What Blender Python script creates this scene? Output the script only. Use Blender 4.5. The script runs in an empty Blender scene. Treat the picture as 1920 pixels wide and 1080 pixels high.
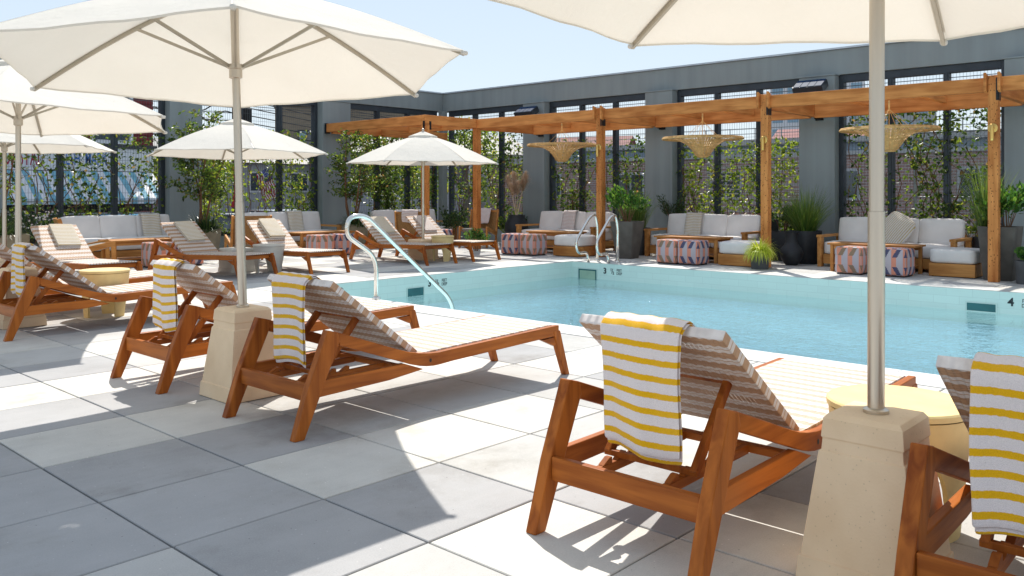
import bpy, bmesh, math, random
from mathutils import Vector, Matrix, noise

random.seed(11)
PI = math.pi
R = math.radians
scene = bpy.context.scene
COL = scene.collection

# ---------------------------------------------------------------- materials
MATS = {}

def _nt(name):
    m = bpy.data.materials.new(name)
    m.use_nodes = True
    nt = m.node_tree
    nt.nodes.clear()
    out = nt.nodes.new('ShaderNodeOutputMaterial')
    MATS[name] = m
    return m, nt, out

def N(nt, typ, **kw):
    n = nt.nodes.new(typ)
    for k, v in kw.items():
        if k.startswith('i_'):
            n.inputs[k[2:].replace('_', ' ')].default_value = v
        else:
            setattr(n, k, v)
    return n

def L(nt, a, b):
    nt.links.new(a, b)

def ramp(nt, fac, stops, mode='LINEAR'):
    r = nt.nodes.new('ShaderNodeValToRGB')
    r.color_ramp.interpolation = mode
    els = r.color_ramp.elements
    while len(els) < len(stops):
        els.new(0.5)
    for e, (p, c) in zip(els, stops):
        e.position = p
        e.color = (c[0], c[1], c[2], 1)
    L(nt, fac, r.inputs[0])
    return r.outputs[0]

def coords(nt, scale=(1, 1, 1), kind='Object'):
    tc = N(nt, 'ShaderNodeTexCoord')
    mp = N(nt, 'ShaderNodeMapping')
    mp.inputs['Scale'].default_value = scale
    L(nt, tc.outputs[kind], mp.inputs[0])
    return mp.outputs[0]

def math_node(nt, op, a, b=None):
    n = N(nt, 'ShaderNodeMath', operation=op)
    for i, x in enumerate((a, b)):
        if x is None:
            continue
        if isinstance(x, (int, float)):
            n.inputs[i].default_value = x
        else:
            L(nt, x, n.inputs[i])
    return n.outputs[0]

def bump(nt, h, strength=0.3, dist=0.01):
    b = N(nt, 'ShaderNodeBump')
    b.inputs['Strength'].default_value = strength
    b.inputs['Distance'].default_value = dist
    L(nt, h, b.inputs['Height'])
    return b.outputs[0]

def principled(nt, out, rough=0.6, metal=0.0, spec=0.4):
    p = N(nt, 'ShaderNodeBsdfPrincipled')
    p.inputs['Roughness'].default_value = rough
    p.inputs['Metallic'].default_value = metal
    p.inputs['Specular IOR Level'].default_value = spec
    L(nt, p.outputs[0], out.inputs[0])
    return p

def plain(name, col, rough=0.6, metal=0.0, spec=0.4, var=0.12, nscale=6.0, bmp=0.0, bscale=60.0, bdist=0.004):
    """a colour with slight procedural variation and optional fine bump"""
    m, nt, out = _nt(name)
    p = principled(nt, out, rough, metal, spec)
    co = coords(nt)
    nz = N(nt, 'ShaderNodeTexNoise')
    nz.inputs['Scale'].default_value = nscale
    nz.inputs['Detail'].default_value = 5
    L(nt, co, nz.inputs['Vector'])
    lo = [c * (1 - var) for c in col]
    hi = [min(1, c * (1 + var)) for c in col]
    L(nt, ramp(nt, nz.outputs[0], [(0.3, lo), (0.7, hi)]), p.inputs['Base Color'])
    if bmp > 0:
        n2 = N(nt, 'ShaderNodeTexNoise')
        n2.inputs['Scale'].default_value = bscale
        n2.inputs['Detail'].default_value = 4
        L(nt, co, n2.inputs['Vector'])
        L(nt, bump(nt, n2.outputs[0], bmp, bdist), p.inputs['Normal'])
    return m

def wood(name, dark, light, axis, rough=0.42, fine=26.0, knots=False):
    m, nt, out = _nt(name)
    p = principled(nt, out, rough, 0, 0.16)
    sc = [fine, fine, fine]
    sc[axis] = 1.6
    co = coords(nt, sc)
    nz = N(nt, 'ShaderNodeTexNoise')
    nz.inputs['Scale'].default_value = 1.0
    nz.inputs['Detail'].default_value = 6
    nz.inputs['Distortion'].default_value = 0.6
    L(nt, co, nz.inputs['Vector'])
    big = N(nt, 'ShaderNodeTexNoise')
    big.inputs['Scale'].default_value = 2.3
    co2 = coords(nt)
    L(nt, co2, big.inputs['Vector'])
    oi = N(nt, 'ShaderNodeObjectInfo')
    s = math_node(nt, 'MULTIPLY', nz.outputs[0], 0.62)
    s = math_node(nt, 'ADD', s, math_node(nt, 'MULTIPLY', big.outputs[0], 0.34))
    s = math_node(nt, 'ADD', s, math_node(nt, 'MULTIPLY', oi.outputs['Random'], 0.10))
    colr = ramp(nt, s, [(0.39, dark), (0.52, [(a + b) / 2 for a, b in zip(dark, light)]), (0.63, light)])
    if knots:
        vo = N(nt, 'ShaderNodeTexVoronoi')
        ks = [7.0, 7.0, 7.0]
        ks[axis] = 4.2
        L(nt, coords(nt, ks), vo.inputs['Vector'])
        kf = ramp(nt, vo.outputs['Distance'], [(0.15, (1, 1, 1)), (0.25, (0, 0, 0))])
        mx = N(nt, 'ShaderNodeMix', data_type='RGBA')
        L(nt, kf, mx.inputs[0])
        L(nt, colr, mx.inputs[6])
        mx.inputs[7].default_value = (dark[0] * 0.3, dark[1] * 0.25, dark[2] * 0.25, 1)
        colr = mx.outputs[2]
    L(nt, colr, p.inputs['Base Color'])
    L(nt, bump(nt, nz.outputs[0], 0.25, 0.002), p.inputs['Normal'])
    return m

TD, TL = (0.225, 0.052, 0.009), (0.475, 0.142, 0.024)
wood('teak_long', TD, TL, 0)
wood('teak_cross', TD, TL, 1)
wood('teak_upright', TD, TL, 2)
CD, CL = (0.44, 0.145, 0.037), (0.72, 0.295, 0.088)
wood('cedar_x', CD, CL, 0, 0.6, 14)
wood('cedar_y', CD, CL, 1, 0.6, 14)
wood('cedar_z', CD, CL, 2, 0.6, 14, knots=True)
OD, OL = (0.36, 0.14, 0.036), (0.60, 0.29, 0.09)
wood('oak_x', OD, OL, 0, 0.5, 18)
wood('oak_y', OD, OL, 1, 0.5, 18)
wood('oak_z', OD, OL, 2, 0.5, 18)

def paver(name, col):
    m, nt, out = _nt(name)
    p = principled(nt, out, 0.85, 0, 0.25)
    co = coords(nt)
    geo = N(nt, 'ShaderNodeNewGeometry')
    n1 = N(nt, 'ShaderNodeTexNoise'); n1.inputs['Scale'].default_value = 2.2; n1.inputs['Detail'].default_value = 8
    n1.inputs['Roughness'].default_value = 0.65
    L(nt, co, n1.inputs['Vector'])
    n2 = N(nt, 'ShaderNodeTexNoise'); n2.inputs['Scale'].default_value = 190; n2.inputs['Detail'].default_value = 3
    L(nt, co, n2.inputs['Vector'])
    co3 = coords(nt, (2.0, 26.0, 1))
    n3 = N(nt, 'ShaderNodeTexNoise'); n3.inputs['Scale'].default_value = 1.0; n3.inputs['Detail'].default_value = 5
    L(nt, co3, n3.inputs['Vector'])
    s = math_node(nt, 'MULTIPLY', n1.outputs[0], 0.5)
    s = math_node(nt, 'ADD', s, math_node(nt, 'MULTIPLY', n2.outputs[0], 0.36))
    s = math_node(nt, 'ADD', s, math_node(nt, 'MULTIPLY', n3.outputs[0], 0.09))
    s = math_node(nt, 'ADD', s, math_node(nt, 'MULTIPLY', geo.outputs['Random Per Island'], 0.12))
    base = ramp(nt, s, [(0.34, [c * 0.80 for c in col]), (0.52, col), (0.72, [min(1, c * 1.14) for c in col])])
    # water stains and traffic dirt, each with its own outline
    st = N(nt, 'ShaderNodeTexNoise'); st.inputs['Scale'].default_value = 0.9; st.inputs['Detail'].default_value = 9; st.inputs['Roughness'].default_value = 0.7
    L(nt, co, st.inputs['Vector'])
    stm = N(nt, 'ShaderNodeMix', data_type='RGBA', blend_type='MULTIPLY'); stm.inputs[0].default_value = 1.0
    L(nt, base, stm.inputs[6])
    L(nt, ramp(nt, st.outputs[0], [(0.35, (0.78, 0.755, 0.72)), (0.455, (0.97, 0.965, 0.955)), (0.50, (1, 1, 1)), (0.59, (1, 1, 1)), (0.68, (0.86, 0.85, 0.83))]), stm.inputs[7])
    base = stm.outputs[2]
    # scattered pale chips and dark pits
    vo = N(nt, 'ShaderNodeTexVoronoi'); vo.inputs['Scale'].default_value = 24
    L(nt, co, vo.inputs['Vector'])
    chip = ramp(nt, vo.outputs['Distance'], [(0.045, (1, 1, 1)), (0.075, (0, 0, 0))])
    mx = N(nt, 'ShaderNodeMix', data_type='RGBA'); L(nt, chip, mx.inputs[0]); L(nt, base, mx.inputs[6])
    cc = N(nt, 'ShaderNodeMix', data_type='RGBA')
    L(nt, math_node(nt, 'GREATER_THAN', vo.outputs['Color'], 0.42), cc.inputs[0])
    cc.inputs[6].default_value = (col[0] * .45, col[1] * .45, col[2] * .45, 1)
    cc.inputs[7].default_value = (min(1, col[0] * 1.5), min(1, col[1] * 1.5), min(1, col[2] * 1.5), 1)
    L(nt, cc.outputs[2], mx.inputs[7])
    L(nt, mx.outputs[2], p.inputs['Base Color'])
    hh = math_node(nt, 'ADD', n2.outputs[0], math_node(nt, 'MULTIPLY', chip, -0.6))
    L(nt, bump(nt, hh, 0.35, 0.002), p.inputs['Normal'])
    return m

paver('paver_dark', (0.40, 0.395, 0.395))
paver('paver_mid', (0.50, 0.49, 0.47))
paver('paver_light', (0.63, 0.61, 0.565))
plain('joint_sand', (0.06, 0.055, 0.05), 0.95, var=0.3, nscale=30)
paver('coping_stone', (0.66, 0.65, 0.62))
plain('asphalt', (0.085, 0.085, 0.088), 0.9, var=0.25, nscale=3, bmp=0.4, bscale=80)

# sand-cast stone of the parasol bases
def stone():
    m, nt, out = _nt('cast_stone')
    p = principled(nt, out, 0.9, 0, 0.2)
    co = coords(nt)
    n1 = N(nt, 'ShaderNodeTexNoise'); n1.inputs['Scale'].default_value = 5; n1.inputs['Detail'].default_value = 6
    L(nt, co, n1.inputs['Vector'])
    v = N(nt, 'ShaderNodeTexVoronoi'); v.inputs['Scale'].default_value = 55
    L(nt, co, v.inputs['Vector'])
    pit = ramp(nt, v.outputs['Distance'], [(0.08, (0, 0, 0)), (0.16, (1, 1, 1))])
    base = ramp(nt, n1.outputs[0], [(0.3, (0.78, 0.575, 0.37)), (0.7, (0.88, 0.68, 0.465))])
    mx = N(nt, 'ShaderNodeMix', data_type='RGBA', blend_type='MULTIPLY')
    mx.inputs[0].default_value = 0.16
    L(nt, base, mx.inputs[6]); L(nt, pit, mx.inputs[7])
    L(nt, mx.outputs[2], p.inputs['Base Color'])
    n2 = N(nt, 'ShaderNodeTexNoise'); n2.inputs['Scale'].default_value = 130; n2.inputs['Detail'].default_value = 4
    L(nt, co, n2.inputs['Vector'])
    h = math_node(nt, 'ADD', n2.outputs[0], pit)
    L(nt, bump(nt, h, 0.4, 0.002), p.inputs['Normal'])
stone()

def steel(name, col=(0.62, 0.60, 0.56), rough=0.28):
    m, nt, out = _nt(name)
    p = principled(nt, out, rough, 1.0, 0.5)
    co = coords(nt, (90, 90, 0.7))
    n1 = N(nt, 'ShaderNodeTexNoise'); n1.inputs['Scale'].default_value = 1; n1.inputs['Detail'].default_value = 4
    L(nt, co, n1.inputs['Vector'])
    L(nt, ramp(nt, n1.outputs[0], [(0.3, [c * 0.95 for c in col]), (0.7, [min(1, c * 1.03) for c in col])]), p.inputs['Base Color'])
    L(nt, ramp(nt, n1.outputs[0], [(0.3, (rough * .9,) * 3), (0.7, (rough * 1.1,) * 3)]), p.inputs['Roughness'])
steel('brushed_steel', (0.62, 0.55, 0.46), 0.36)
plain('rib_metal', (0.46, 0.41, 0.33), 0.4, 0.5, var=0.05)
steel('polished_steel', (0.80, 0.76, 0.70), 0.16)

def canvas():
    m, nt, out = _nt('canvas')
    co = coords(nt)
    n1 = N(nt, 'ShaderNodeTexNoise'); n1.inputs['Scale'].default_value = 2.5; n1.inputs['Detail'].default_value = 5
    L(nt, co, n1.inputs['Vector'])
    n2 = N(nt, 'ShaderNodeTexNoise'); n2.inputs['Scale'].default_value = 260; n2.inputs['Detail'].default_value = 2
    L(nt, co, n2.inputs['Vector'])
    n3 = N(nt, 'ShaderNodeTexNoise'); n3.inputs['Scale'].default_value = 9; n3.inputs['Detail'].default_value = 4; n3.inputs['Distortion'].default_value = 1.5
    L(nt, co, n3.inputs['Vector'])
    h = math_node(nt, 'ADD', math_node(nt, 'MULTIPLY', n1.outputs[0], 14.0), n2.outputs[0])
    h = math_node(nt, 'ADD', h, math_node(nt, 'MULTIPLY', n3.outputs[0], 2.5))
    nb = bump(nt, h, 0.4, 0.004)
    d = N(nt, 'ShaderNodeBsdfDiffuse'); d.inputs[0].default_value = (0.80, 0.765, 0.70, 1)
    t = N(nt, 'ShaderNodeBsdfTranslucent')
    L(nt, ramp(nt, n1.outputs[0], [(0.3, (0.86, 0.80, 0.69)), (0.7, (0.93, 0.87, 0.76))]), t.inputs[0])
    L(nt, nb, d.inputs['Normal'])
    mx = N(nt, 'ShaderNodeMixShader'); mx.inputs[0].default_value = 0.23
    L(nt, d.outputs[0], mx.inputs[1]); L(nt, t.outputs[0], mx.inputs[2])
    L(nt, mx.outputs[0], out.inputs[0])
canvas()

def weave(name='strap_weave', tan=(0.54, 0.33, 0.20), tan2=(0.60, 0.40, 0.265)):
    """striped tan and white strap weave; object x runs along the panel"""
    m, nt, out = _nt(name)
    tc = N(nt, 'ShaderNodeTexCoord')
    sep = N(nt, 'ShaderNodeSeparateXYZ'); L(nt, tc.outputs['Object'], sep.inputs[0])
    x, y, z = sep.outputs
    yw = math_node(nt, 'MULTIPLY', math_node(nt, 'SINE', math_node(nt, 'MULTIPLY', y, 2 * PI / 0.036)), 0.0034)
    xs = math_node(nt, 'ADD', x, yw)
    fr = math_node(nt, 'FRACT', math_node(nt, 'DIVIDE', xs, 0.082))
    col = ramp(nt, fr, [(0.0, tan), (0.50, (0.82, 0.765, 0.74)), (0.74, tan2), (0.80, (0.82, 0.765, 0.74))], 'CONSTANT')
    # individual straps: fine noise along the width
    nz = N(nt, 'ShaderNodeTexNoise'); nz.inputs['Scale'].default_value = 1; nz.inputs['Detail'].default_value = 3
    L(nt, coords(nt, (160, 22, 30)), nz.inputs['Vector'])
    mx = N(nt, 'ShaderNodeMix', data_type='RGBA', blend_type='MULTIPLY'); mx.inputs[0].default_value = 0.45
    L(nt, col, mx.inputs[6])
    L(nt, ramp(nt, nz.outputs[0], [(0.3, (0.62, 0.58, 0.56)), (0.65, (1, 1, 1))]), mx.inputs[7])
    p = principled(nt, out, 0.5, 0, 0.4)
    L(nt, mx.outputs[2], p.inputs['Base Color'])
    a = math_node(nt, 'SINE', math_node(nt, 'MULTIPLY', x, 2 * PI / 0.0137))
    b = math_node(nt, 'SINE', math_node(nt, 'MULTIPLY', y, 2 * PI / 0.036))
    hb = math_node(nt, 'MULTIPLY', math_node(nt, 'SIGN', a), b)
    h = math_node(nt, 'ADD', hb, math_node(nt, 'MULTIPLY', math_node(nt, 'ABSOLUTE', a), 0.8))
    L(nt, bump(nt, h, 0.55, 0.003), p.inputs['Normal'])
    # small gaps between the straps where light passes
    g1 = math_node(nt, 'LESS_THAN', math_node(nt, 'ABSOLUTE', a), 0.42)
    g2 = math_node(nt, 'LESS_THAN', math_node(nt, 'ABSOLUTE', b), 0.5)
    sn = N(nt, 'ShaderNodeSeparateXYZ'); L(nt, tc.outputs['Normal'], sn.inputs[0])
    flat = math_node(nt, 'GREATER_THAN', math_node(nt, 'ABSOLUTE', sn.outputs[2]), 0.8)
    gap = math_node(nt, 'MULTIPLY', math_node(nt, 'MULTIPLY', g1, g2), flat)
    tr = N(nt, 'ShaderNodeBsdfTransparent')
    ms = N(nt, 'ShaderNodeMixShader')
    L(nt, math_node(nt, 'MULTIPLY', gap, 0.8), ms.inputs[0])
    L(nt, p.outputs[0], ms.inputs[1]); L(nt, tr.outputs[0], ms.inputs[2])
    L(nt, ms.outputs[0], out.inputs[0])
weave()
weave('strap_weave_pale', (0.60, 0.46, 0.345), (0.66, 0.53, 0.42))

def towel(name, stripe, ground, period, duty):
    """terry towel with woven stripes across its length (uv.y in metres)"""
    m, nt, out = _nt(name)
    uv = N(nt, 'ShaderNodeTexCoord')
    sep = N(nt, 'ShaderNodeSeparateXYZ'); L(nt, uv.outputs['UV'], sep.inputs[0])
    nz0 = N(nt, 'ShaderNodeTexNoise'); nz0.inputs['Scale'].default_value = 90; nz0.inputs['Detail'].default_value = 3
    L(nt, uv.outputs['UV'], nz0.inputs['Vector'])
    yy = math_node(nt, 'ADD', sep.outputs[1], math_node(nt, 'MULTIPLY', nz0.outputs[0], 0.006))
    fr = math_node(nt, 'FRACT', math_node(nt, 'DIVIDE', yy, period))
    col = ramp(nt, fr, [(0.0, ground), (1 - duty - 0.03, ground), (1 - duty, stripe), (0.97, stripe), (1.0, ground)])
    nz = N(nt, 'ShaderNodeTexNoise'); nz.inputs['Scale'].default_value = 420; nz.inputs['Detail'].default_value = 3
    L(nt, coords(nt), nz.inputs['Vector'])
    mx = N(nt, 'ShaderNodeMix', data_type='RGBA', blend_type='MULTIPLY'); mx.inputs[0].default_value = 0.35
    L(nt, col, mx.inputs[6]); L(nt, ramp(nt, nz.outputs[0], [(0.3, (0.6, 0.6, 0.6)), (0.6, (1, 1, 1))]), mx.inputs[7])
    p = principled(nt, out, 0.95, 0, 0.1)
    p.inputs['Sheen Weight'].default_value = 0.25
    L(nt, mx.outputs[2], p.inputs['Base Color'])
    L(nt, bump(nt, nz.outputs[0], 0.7, 0.004), p.inputs['Normal'])
towel('towel_yellow', (0.87, 0.475, 0.008), (0.86, 0.775, 0.765), 0.0545, 0.37)
towel('towel_ochre', (0.56, 0.42, 0.18), (0.74, 0.70, 0.66), 0.03, 0.34)
towel('towel_pink', (0.60, 0.42, 0.36), (0.74, 0.70, 0.68), 0.03, 0.36)

def fabric(name, col, var=0.06):
    m, nt, out = _nt(name)
    p = principled(nt, out, 0.9, 0, 0.15)
    p.inputs['Sheen Weight'].default_value = 0.15
    co = coords(nt)
    n1 = N(nt, 'ShaderNodeTexNoise'); n1.inputs['Scale'].default_value = 3.5; n1.inputs['Detail'].default_value = 4
    L(nt, co, n1.inputs['Vector'])
    n2 = N(nt, 'ShaderNodeTexNoise'); n2.inputs['Scale'].default_value = 220; n2.inputs['Detail'].default_value = 2
    L(nt, co, n2.inputs['Vector'])
    L(nt, ramp(nt, n1.outputs[0], [(0.3, [c * (1 - var) for c in col]), (0.7, [min(1, c * (1 + var)) for c in col])]), p.inputs['Base Color'])
    h = math_node(nt, 'ADD', math_node(nt, 'MULTIPLY', n1.outputs[0], 6), n2.outputs[0])
    L(nt, bump(nt, h, 0.35, 0.004), p.inputs['Normal'])
fabric('cushion_white', (0.79, 0.75, 0.715))
fabric('cushion_grey', (0.26, 0.255, 0.23))
fabric('pouf_lavender', (0.46, 0.42, 0.46))
fabric('pouf_salmon', (0.66, 0.27, 0.185))
fabric('pouf_tan', (0.27, 0.185, 0.125))
fabric('pouf_navy', (0.085, 0.085, 0.15))

def painted_wall():
    m, nt, out = _nt('wall_paint')
    p = principled(nt, out, 0.78, 0, 0.25)
    co = coords(nt)
    a = N(nt, 'ShaderNodeTexNoise'); a.inputs['Scale'].default_value = 1; a.inputs['Detail'].default_value = 7
    L(nt, coords(nt, (5, 5, 0.28)), a.inputs['Vector'])
    b = N(nt, 'ShaderNodeTexNoise'); b.inputs['Scale'].default_value = 0.8; b.inputs['Detail'].default_value = 6
    L(nt, co, b.inputs['Vector'])
    s = math_node(nt, 'ADD', math_node(nt, 'MULTIPLY', a.outputs[0], 0.5), math_node(nt, 'MULTIPLY', b.outputs[0], 0.5))
    c = (0.262, 0.300, 0.306)
    L(nt, ramp(nt, s, [(0.33, [x * 0.84 for x in c]), (0.5, c), (0.68, [x * 1.13 for x in c])]), p.inputs['Base Color'])
    n = N(nt, 'ShaderNodeTexNoise'); n.inputs['Scale'].default_value = 90; n.inputs['Detail'].default_value = 5
    L(nt, co, n.inputs['Vector'])
    L(nt, bump(nt, n.outputs[0], 0.3, 0.004), p.inputs['Normal'])
painted_wall()
plain('coping_metal', (0.50, 0.54, 0.58), 0.4, 0.6, var=0.08)
plain('frame_dark', (0.045, 0.056, 0.068), 0.45, 0.3, var=0.12)
plain('wire_dark', (0.12, 0.13, 0.14), 0.5, 0.5)
plain('black_metal', (0.018, 0.019, 0.021), 0.4, 0.5)
plain('lamp_black', (0.022, 0.027, 0.036), 0.28, 0.1)
plain('lamp_glass', (0.012, 0.035, 0.09), 0.6, 0.0, 0.1)
plain('brass', (0.72, 0.46, 0.14), 0.35, 0.85)
plain('rattan', (0.66, 0.42, 0.165), 0.7, var=0.25, nscale=20)
plain('rattan_back', (0.30, 0.16, 0.055), 0.7, var=0.3, nscale=60, bmp=0.6, bscale=150)
plain('yellow_concrete', (0.77, 0.595, 0.28), 0.75, var=0.10, nscale=7, bmp=0.25, bscale=90)
plain('white_concrete', (0.60, 0.57, 0.51), 0.8, var=0.08, nscale=7, bmp=0.25, bscale=90)
plain('planter_black', (0.022, 0.024, 0.028), 0.55, var=0.3, bmp=0.2)
plain('planter_grey', (0.085, 0.088, 0.092), 0.8, var=0.2, bmp=0.3, bscale=70)
plain('planter_brown', (0.115, 0.105, 0.092), 0.85, var=0.2, bmp=0.3, bscale=70)
plain('planter_tan', (0.25, 0.215, 0.15), 0.8, var=0.15, bmp=0.2)
plain('soil', (0.035, 0.024, 0.016), 0.95, var=0.4, nscale=40, bmp=0.8)
plain('bark', (0.17, 0.085, 0.045), 0.9, var=0.3, nscale=30, bmp=0.6)
plain('bark_grey', (0.16, 0.13, 0.10), 0.9, var=0.3, nscale=30, bmp=0.6)
plain('hinge_black', (0.015, 0.012, 0.010), 0.5)
plain('letter_black', (0.012, 0.016, 0.02), 0.4)
plain('rubber', (0.02, 0.02, 0.02), 0.8)

def leaf_mat(name, stops, trans=0.35, rough=0.38, glow=2.5, sat=1.05):
    m, nt, out = _nt(name)
    geo = N(nt, 'ShaderNodeNewGeometry')
    col = ramp(nt, geo.outputs['Random Per Island'], stops)
    p = N(nt, 'ShaderNodeBsdfPrincipled')
    p.inputs['Roughness'].default_value = rough
    p.inputs['Specular IOR Level'].default_value = 0.5
    L(nt, col, p.inputs['Base Color'])
    t = N(nt, 'ShaderNodeBsdfTranslucent')
    hs = N(nt, 'ShaderNodeHueSaturation')
    hs.inputs['Hue'].default_value = 0.485
    hs.inputs['Saturation'].default_value = sat
    hs.inputs['Value'].default_value = glow
    L(nt, col, hs.inputs['Color']); L(nt, hs.outputs[0], t.inputs[0])
    mx = N(nt, 'ShaderNodeMixShader'); mx.inputs[0].default_value = trans
    L(nt, p.outputs[0], mx.inputs[1]); L(nt, t.outputs[0], mx.inputs[2])
    L(nt, mx.outputs[0], out.inputs[0])
leaf_mat('leaf_vine', [(0.0, (0.014, 0.034, 0.008)), (0.3, (0.040, 0.080, 0.014)), (0.7, (0.090, 0.145, 0.020)), (0.93, (0.17, 0.21, 0.030)), (1.0, (0.24, 0.15, 0.05))], 0.45)
leaf_mat('leaf_light', [(0.0, (0.040, 0.085, 0.012)), (0.4, (0.11, 0.17, 0.020)), (0.85, (0.20, 0.26, 0.030)), (1.0, (0.30, 0.26, 0.05))], 0.45)
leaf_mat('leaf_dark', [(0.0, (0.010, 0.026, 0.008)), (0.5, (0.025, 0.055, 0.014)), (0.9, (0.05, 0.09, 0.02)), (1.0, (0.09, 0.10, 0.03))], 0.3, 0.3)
leaf_mat('leaf_shrub', [(0.0, (0.020, 0.065, 0.012)), (0.6, (0.050, 0.135, 0.022)), (1.0, (0.12, 0.20, 0.03))], 0.35)
leaf_mat('leaf_grass', [(0.0, (0.035, 0.085, 0.015)), (0.5, (0.075, 0.14, 0.025)), (1.0, (0.15, 0.20, 0.04))], 0.35)
leaf_mat('leaf_lime', [(0.0, (0.40, 0.50, 0.03)), (0.5, (0.62, 0.70, 0.07)), (1.0, (0.84, 0.84, 0.26))], 0.35, 0.4, 1.4, 1.0)
leaf_mat('leaf_pink', [(0.0, (0.25, 0.09, 0.05)), (0.5, (0.38, 0.17, 0.10)), (1.0, (0.48, 0.27, 0.17))], 0.35, 0.4, 1.5, 1.0)
leaf_mat('pampas', [(0.0, (0.74, 0.56, 0.39)), (0.5, (0.86, 0.68, 0.50)), (1.0, (0.94, 0.80, 0.63))], 0.25, 0.8, 0.9, 1.0)
leaf_mat('petal_white', [(0.0, (0.62, 0.50, 0.48)), (1.0, (0.78, 0.74, 0.72))], 0.3, 0.7, 1.1, 0.9)

def tile_mat(name, col, scale_v, rough=0.25):
    m, nt, out = _nt(name)
    p = principled(nt, out, rough, 0, 0.5)
    tc = N(nt, 'ShaderNodeTexCoord')
    br = N(nt, 'ShaderNodeTexBrick')
    br.offset = 0.5
    br.inputs['Scale'].default_value = 1.0
    br.inputs['Brick Width'].default_value = 0.30
    br.inputs['Row Height'].default_value = scale_v
    br.inputs['Mortar Size'].default_value = 0.003
    br.inputs['Color1'].default_value = (*col, 1)
    br.inputs['Color2'].default_value = (*[c * 0.94 for c in col], 1)
    br.inputs['Mortar'].default_value = (*[c * 0.86 for c in col], 1)
    L(nt, tc.outputs['UV'], br.inputs['Vector'])
    L(nt, br.outputs['Color'], p.inputs['Base Color'])
tile_mat('pool_tile', (0.67, 0.82, 0.755), 0.10)
tile_mat('pool_plaster', (0.74, 0.91, 0.955), 0.30, 0.6)
plain('skimmer_dark', (0.03, 0.14, 0.145), 0.5)
plain('skimmer_flap', (0.35, 0.48, 0.36), 0.5)

def water():
    m, nt, out = _nt('pool_water')
    co = coords(nt, (1, 1, 1))
    w1 = N(nt, 'ShaderNodeTexNoise'); w1.inputs['Scale'].default_value = 3.0; w1.inputs['Detail'].default_value = 3; w1.inputs['Distortion'].default_value = 1.2
    L(nt, co, w1.inputs['Vector'])
    w2 = N(nt, 'ShaderNodeTexNoise'); w2.inputs['Scale'].default_value = 12; w2.inputs['Detail'].default_value = 3; w2.inputs['Distortion'].default_value = 0.8
    L(nt, co, w2.inputs['Vector'])
    w3 = N(nt, 'ShaderNodeTexNoise'); w3.inputs['Scale'].default_value = 26; w3.inputs['Detail'].default_value = 2
    L(nt, co, w3.inputs['Vector'])
    h = math_node(nt, 'ADD', w1.outputs[0], math_node(nt, 'MULTIPLY', w2.outputs[0], 0.45))
    h = math_node(nt, 'ADD', h, math_node(nt, 'MULTIPLY', w3.outputs[0], 0.12))
    # the water lies calmer along the two far walls
    sx = N(nt, 'ShaderNodeSeparateXYZ'); L(nt, co, sx.inputs[0])
    dm = math_node(nt, 'MINIMUM', math_node(nt, 'SUBTRACT', 11.6, sx.outputs[0]), math_node(nt, 'SUBTRACT', 9.25, sx.outputs[1]))
    mr = N(nt, 'ShaderNodeMapRange', interpolation_type='SMOOTHSTEP'); L(nt, dm, mr.inputs[0])
    for q_, v_ in zip((1, 2, 3, 4), (0.6, 2.2, 0.10, 1.0)): mr.inputs[q_].default_value = v_
    h = math_node(nt, 'MULTIPLY', h, mr.outputs[0])
    nb = bump(nt, h, 1.0, 0.10)
    fr = N(nt, 'ShaderNodeFresnel'); fr.inputs[0].default_value = 1.42
    L(nt, nb, fr.inputs['Normal'])
    tr = N(nt, 'ShaderNodeBsdfTransparent'); tr.inputs[0].default_value = (0.87, 0.965, 0.985, 1)
    rf = N(nt, 'ShaderNodeBsdfRefraction'); rf.inputs['IOR'].default_value = 1.33; rf.inputs['Roughness'].default_value = 0.0
    rf.inputs[0].default_value = (0.73, 0.945, 0.985, 1)
    L(nt, nb, rf.inputs['Normal'])
    mt = N(nt, 'ShaderNodeMixShader'); mt.inputs[0].default_value = 0.12
    L(nt, tr.outputs[0], mt.inputs[1]); L(nt, rf.outputs[0], mt.inputs[2])
    gl = N(nt, 'ShaderNodeBsdfGlossy'); gl.inputs['Roughness'].default_value = 0.0
    L(nt, nb, gl.inputs['Normal'])
    mx = N(nt, 'ShaderNodeMixShader')
    bf = N(nt, 'ShaderNodeNewGeometry')
    L(nt, math_node(nt, 'MULTIPLY', fr.outputs[0], math_node(nt, 'SUBTRACT', 1.0, bf.outputs['Backfacing'])), mx.inputs[0]); L(nt, mt.outputs[0], mx.inputs[1]); L(nt, gl.outputs[0], mx.inputs[2])
    L(nt, mx.outputs[0], out.inputs[0])
water()

# the street beyond
def brickwork(name, c1, c2, mortar, w=0.22, h=0.075):
    m, nt, out = _nt(name)
    p = principled(nt, out, 0.9, 0, 0.2)
    tc = N(nt, 'ShaderNodeTexCoord')
    br = N(nt, 'ShaderNodeTexBrick')
    br.inputs['Scale'].default_value = 1
    br.inputs['Brick Width'].default_value = w
    br.inputs['Row Height'].default_value = h
    br.inputs['Mortar Size'].default_value = 0.01
    br.inputs['Color1'].default_value = (*c1, 1); br.inputs['Color2'].default_value = (*c2, 1); br.inputs['Mortar'].default_value = (*mortar, 1)
    L(nt, tc.outputs['UV'], br.inputs['Vector'])
    L(nt, br.outputs['Color'], p.inputs['Base Color'])
brickwork('brick_red', (0.38, 0.235, 0.20), (0.31, 0.19, 0.17), (0.44, 0.40, 0.38))
brickwork('brick_buff', (0.34, 0.27, 0.19), (0.28, 0.225, 0.16), (0.26, 0.22, 0.17))
plain('clapboard_red', (0.19, 0.026, 0.028), 0.7, var=0.15)
plain('paint_white', (0.72, 0.72, 0.74), 0.7, var=0.05)
plain('paint_lightgrey', (0.42, 0.43, 0.45), 0.7, var=0.08)
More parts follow.
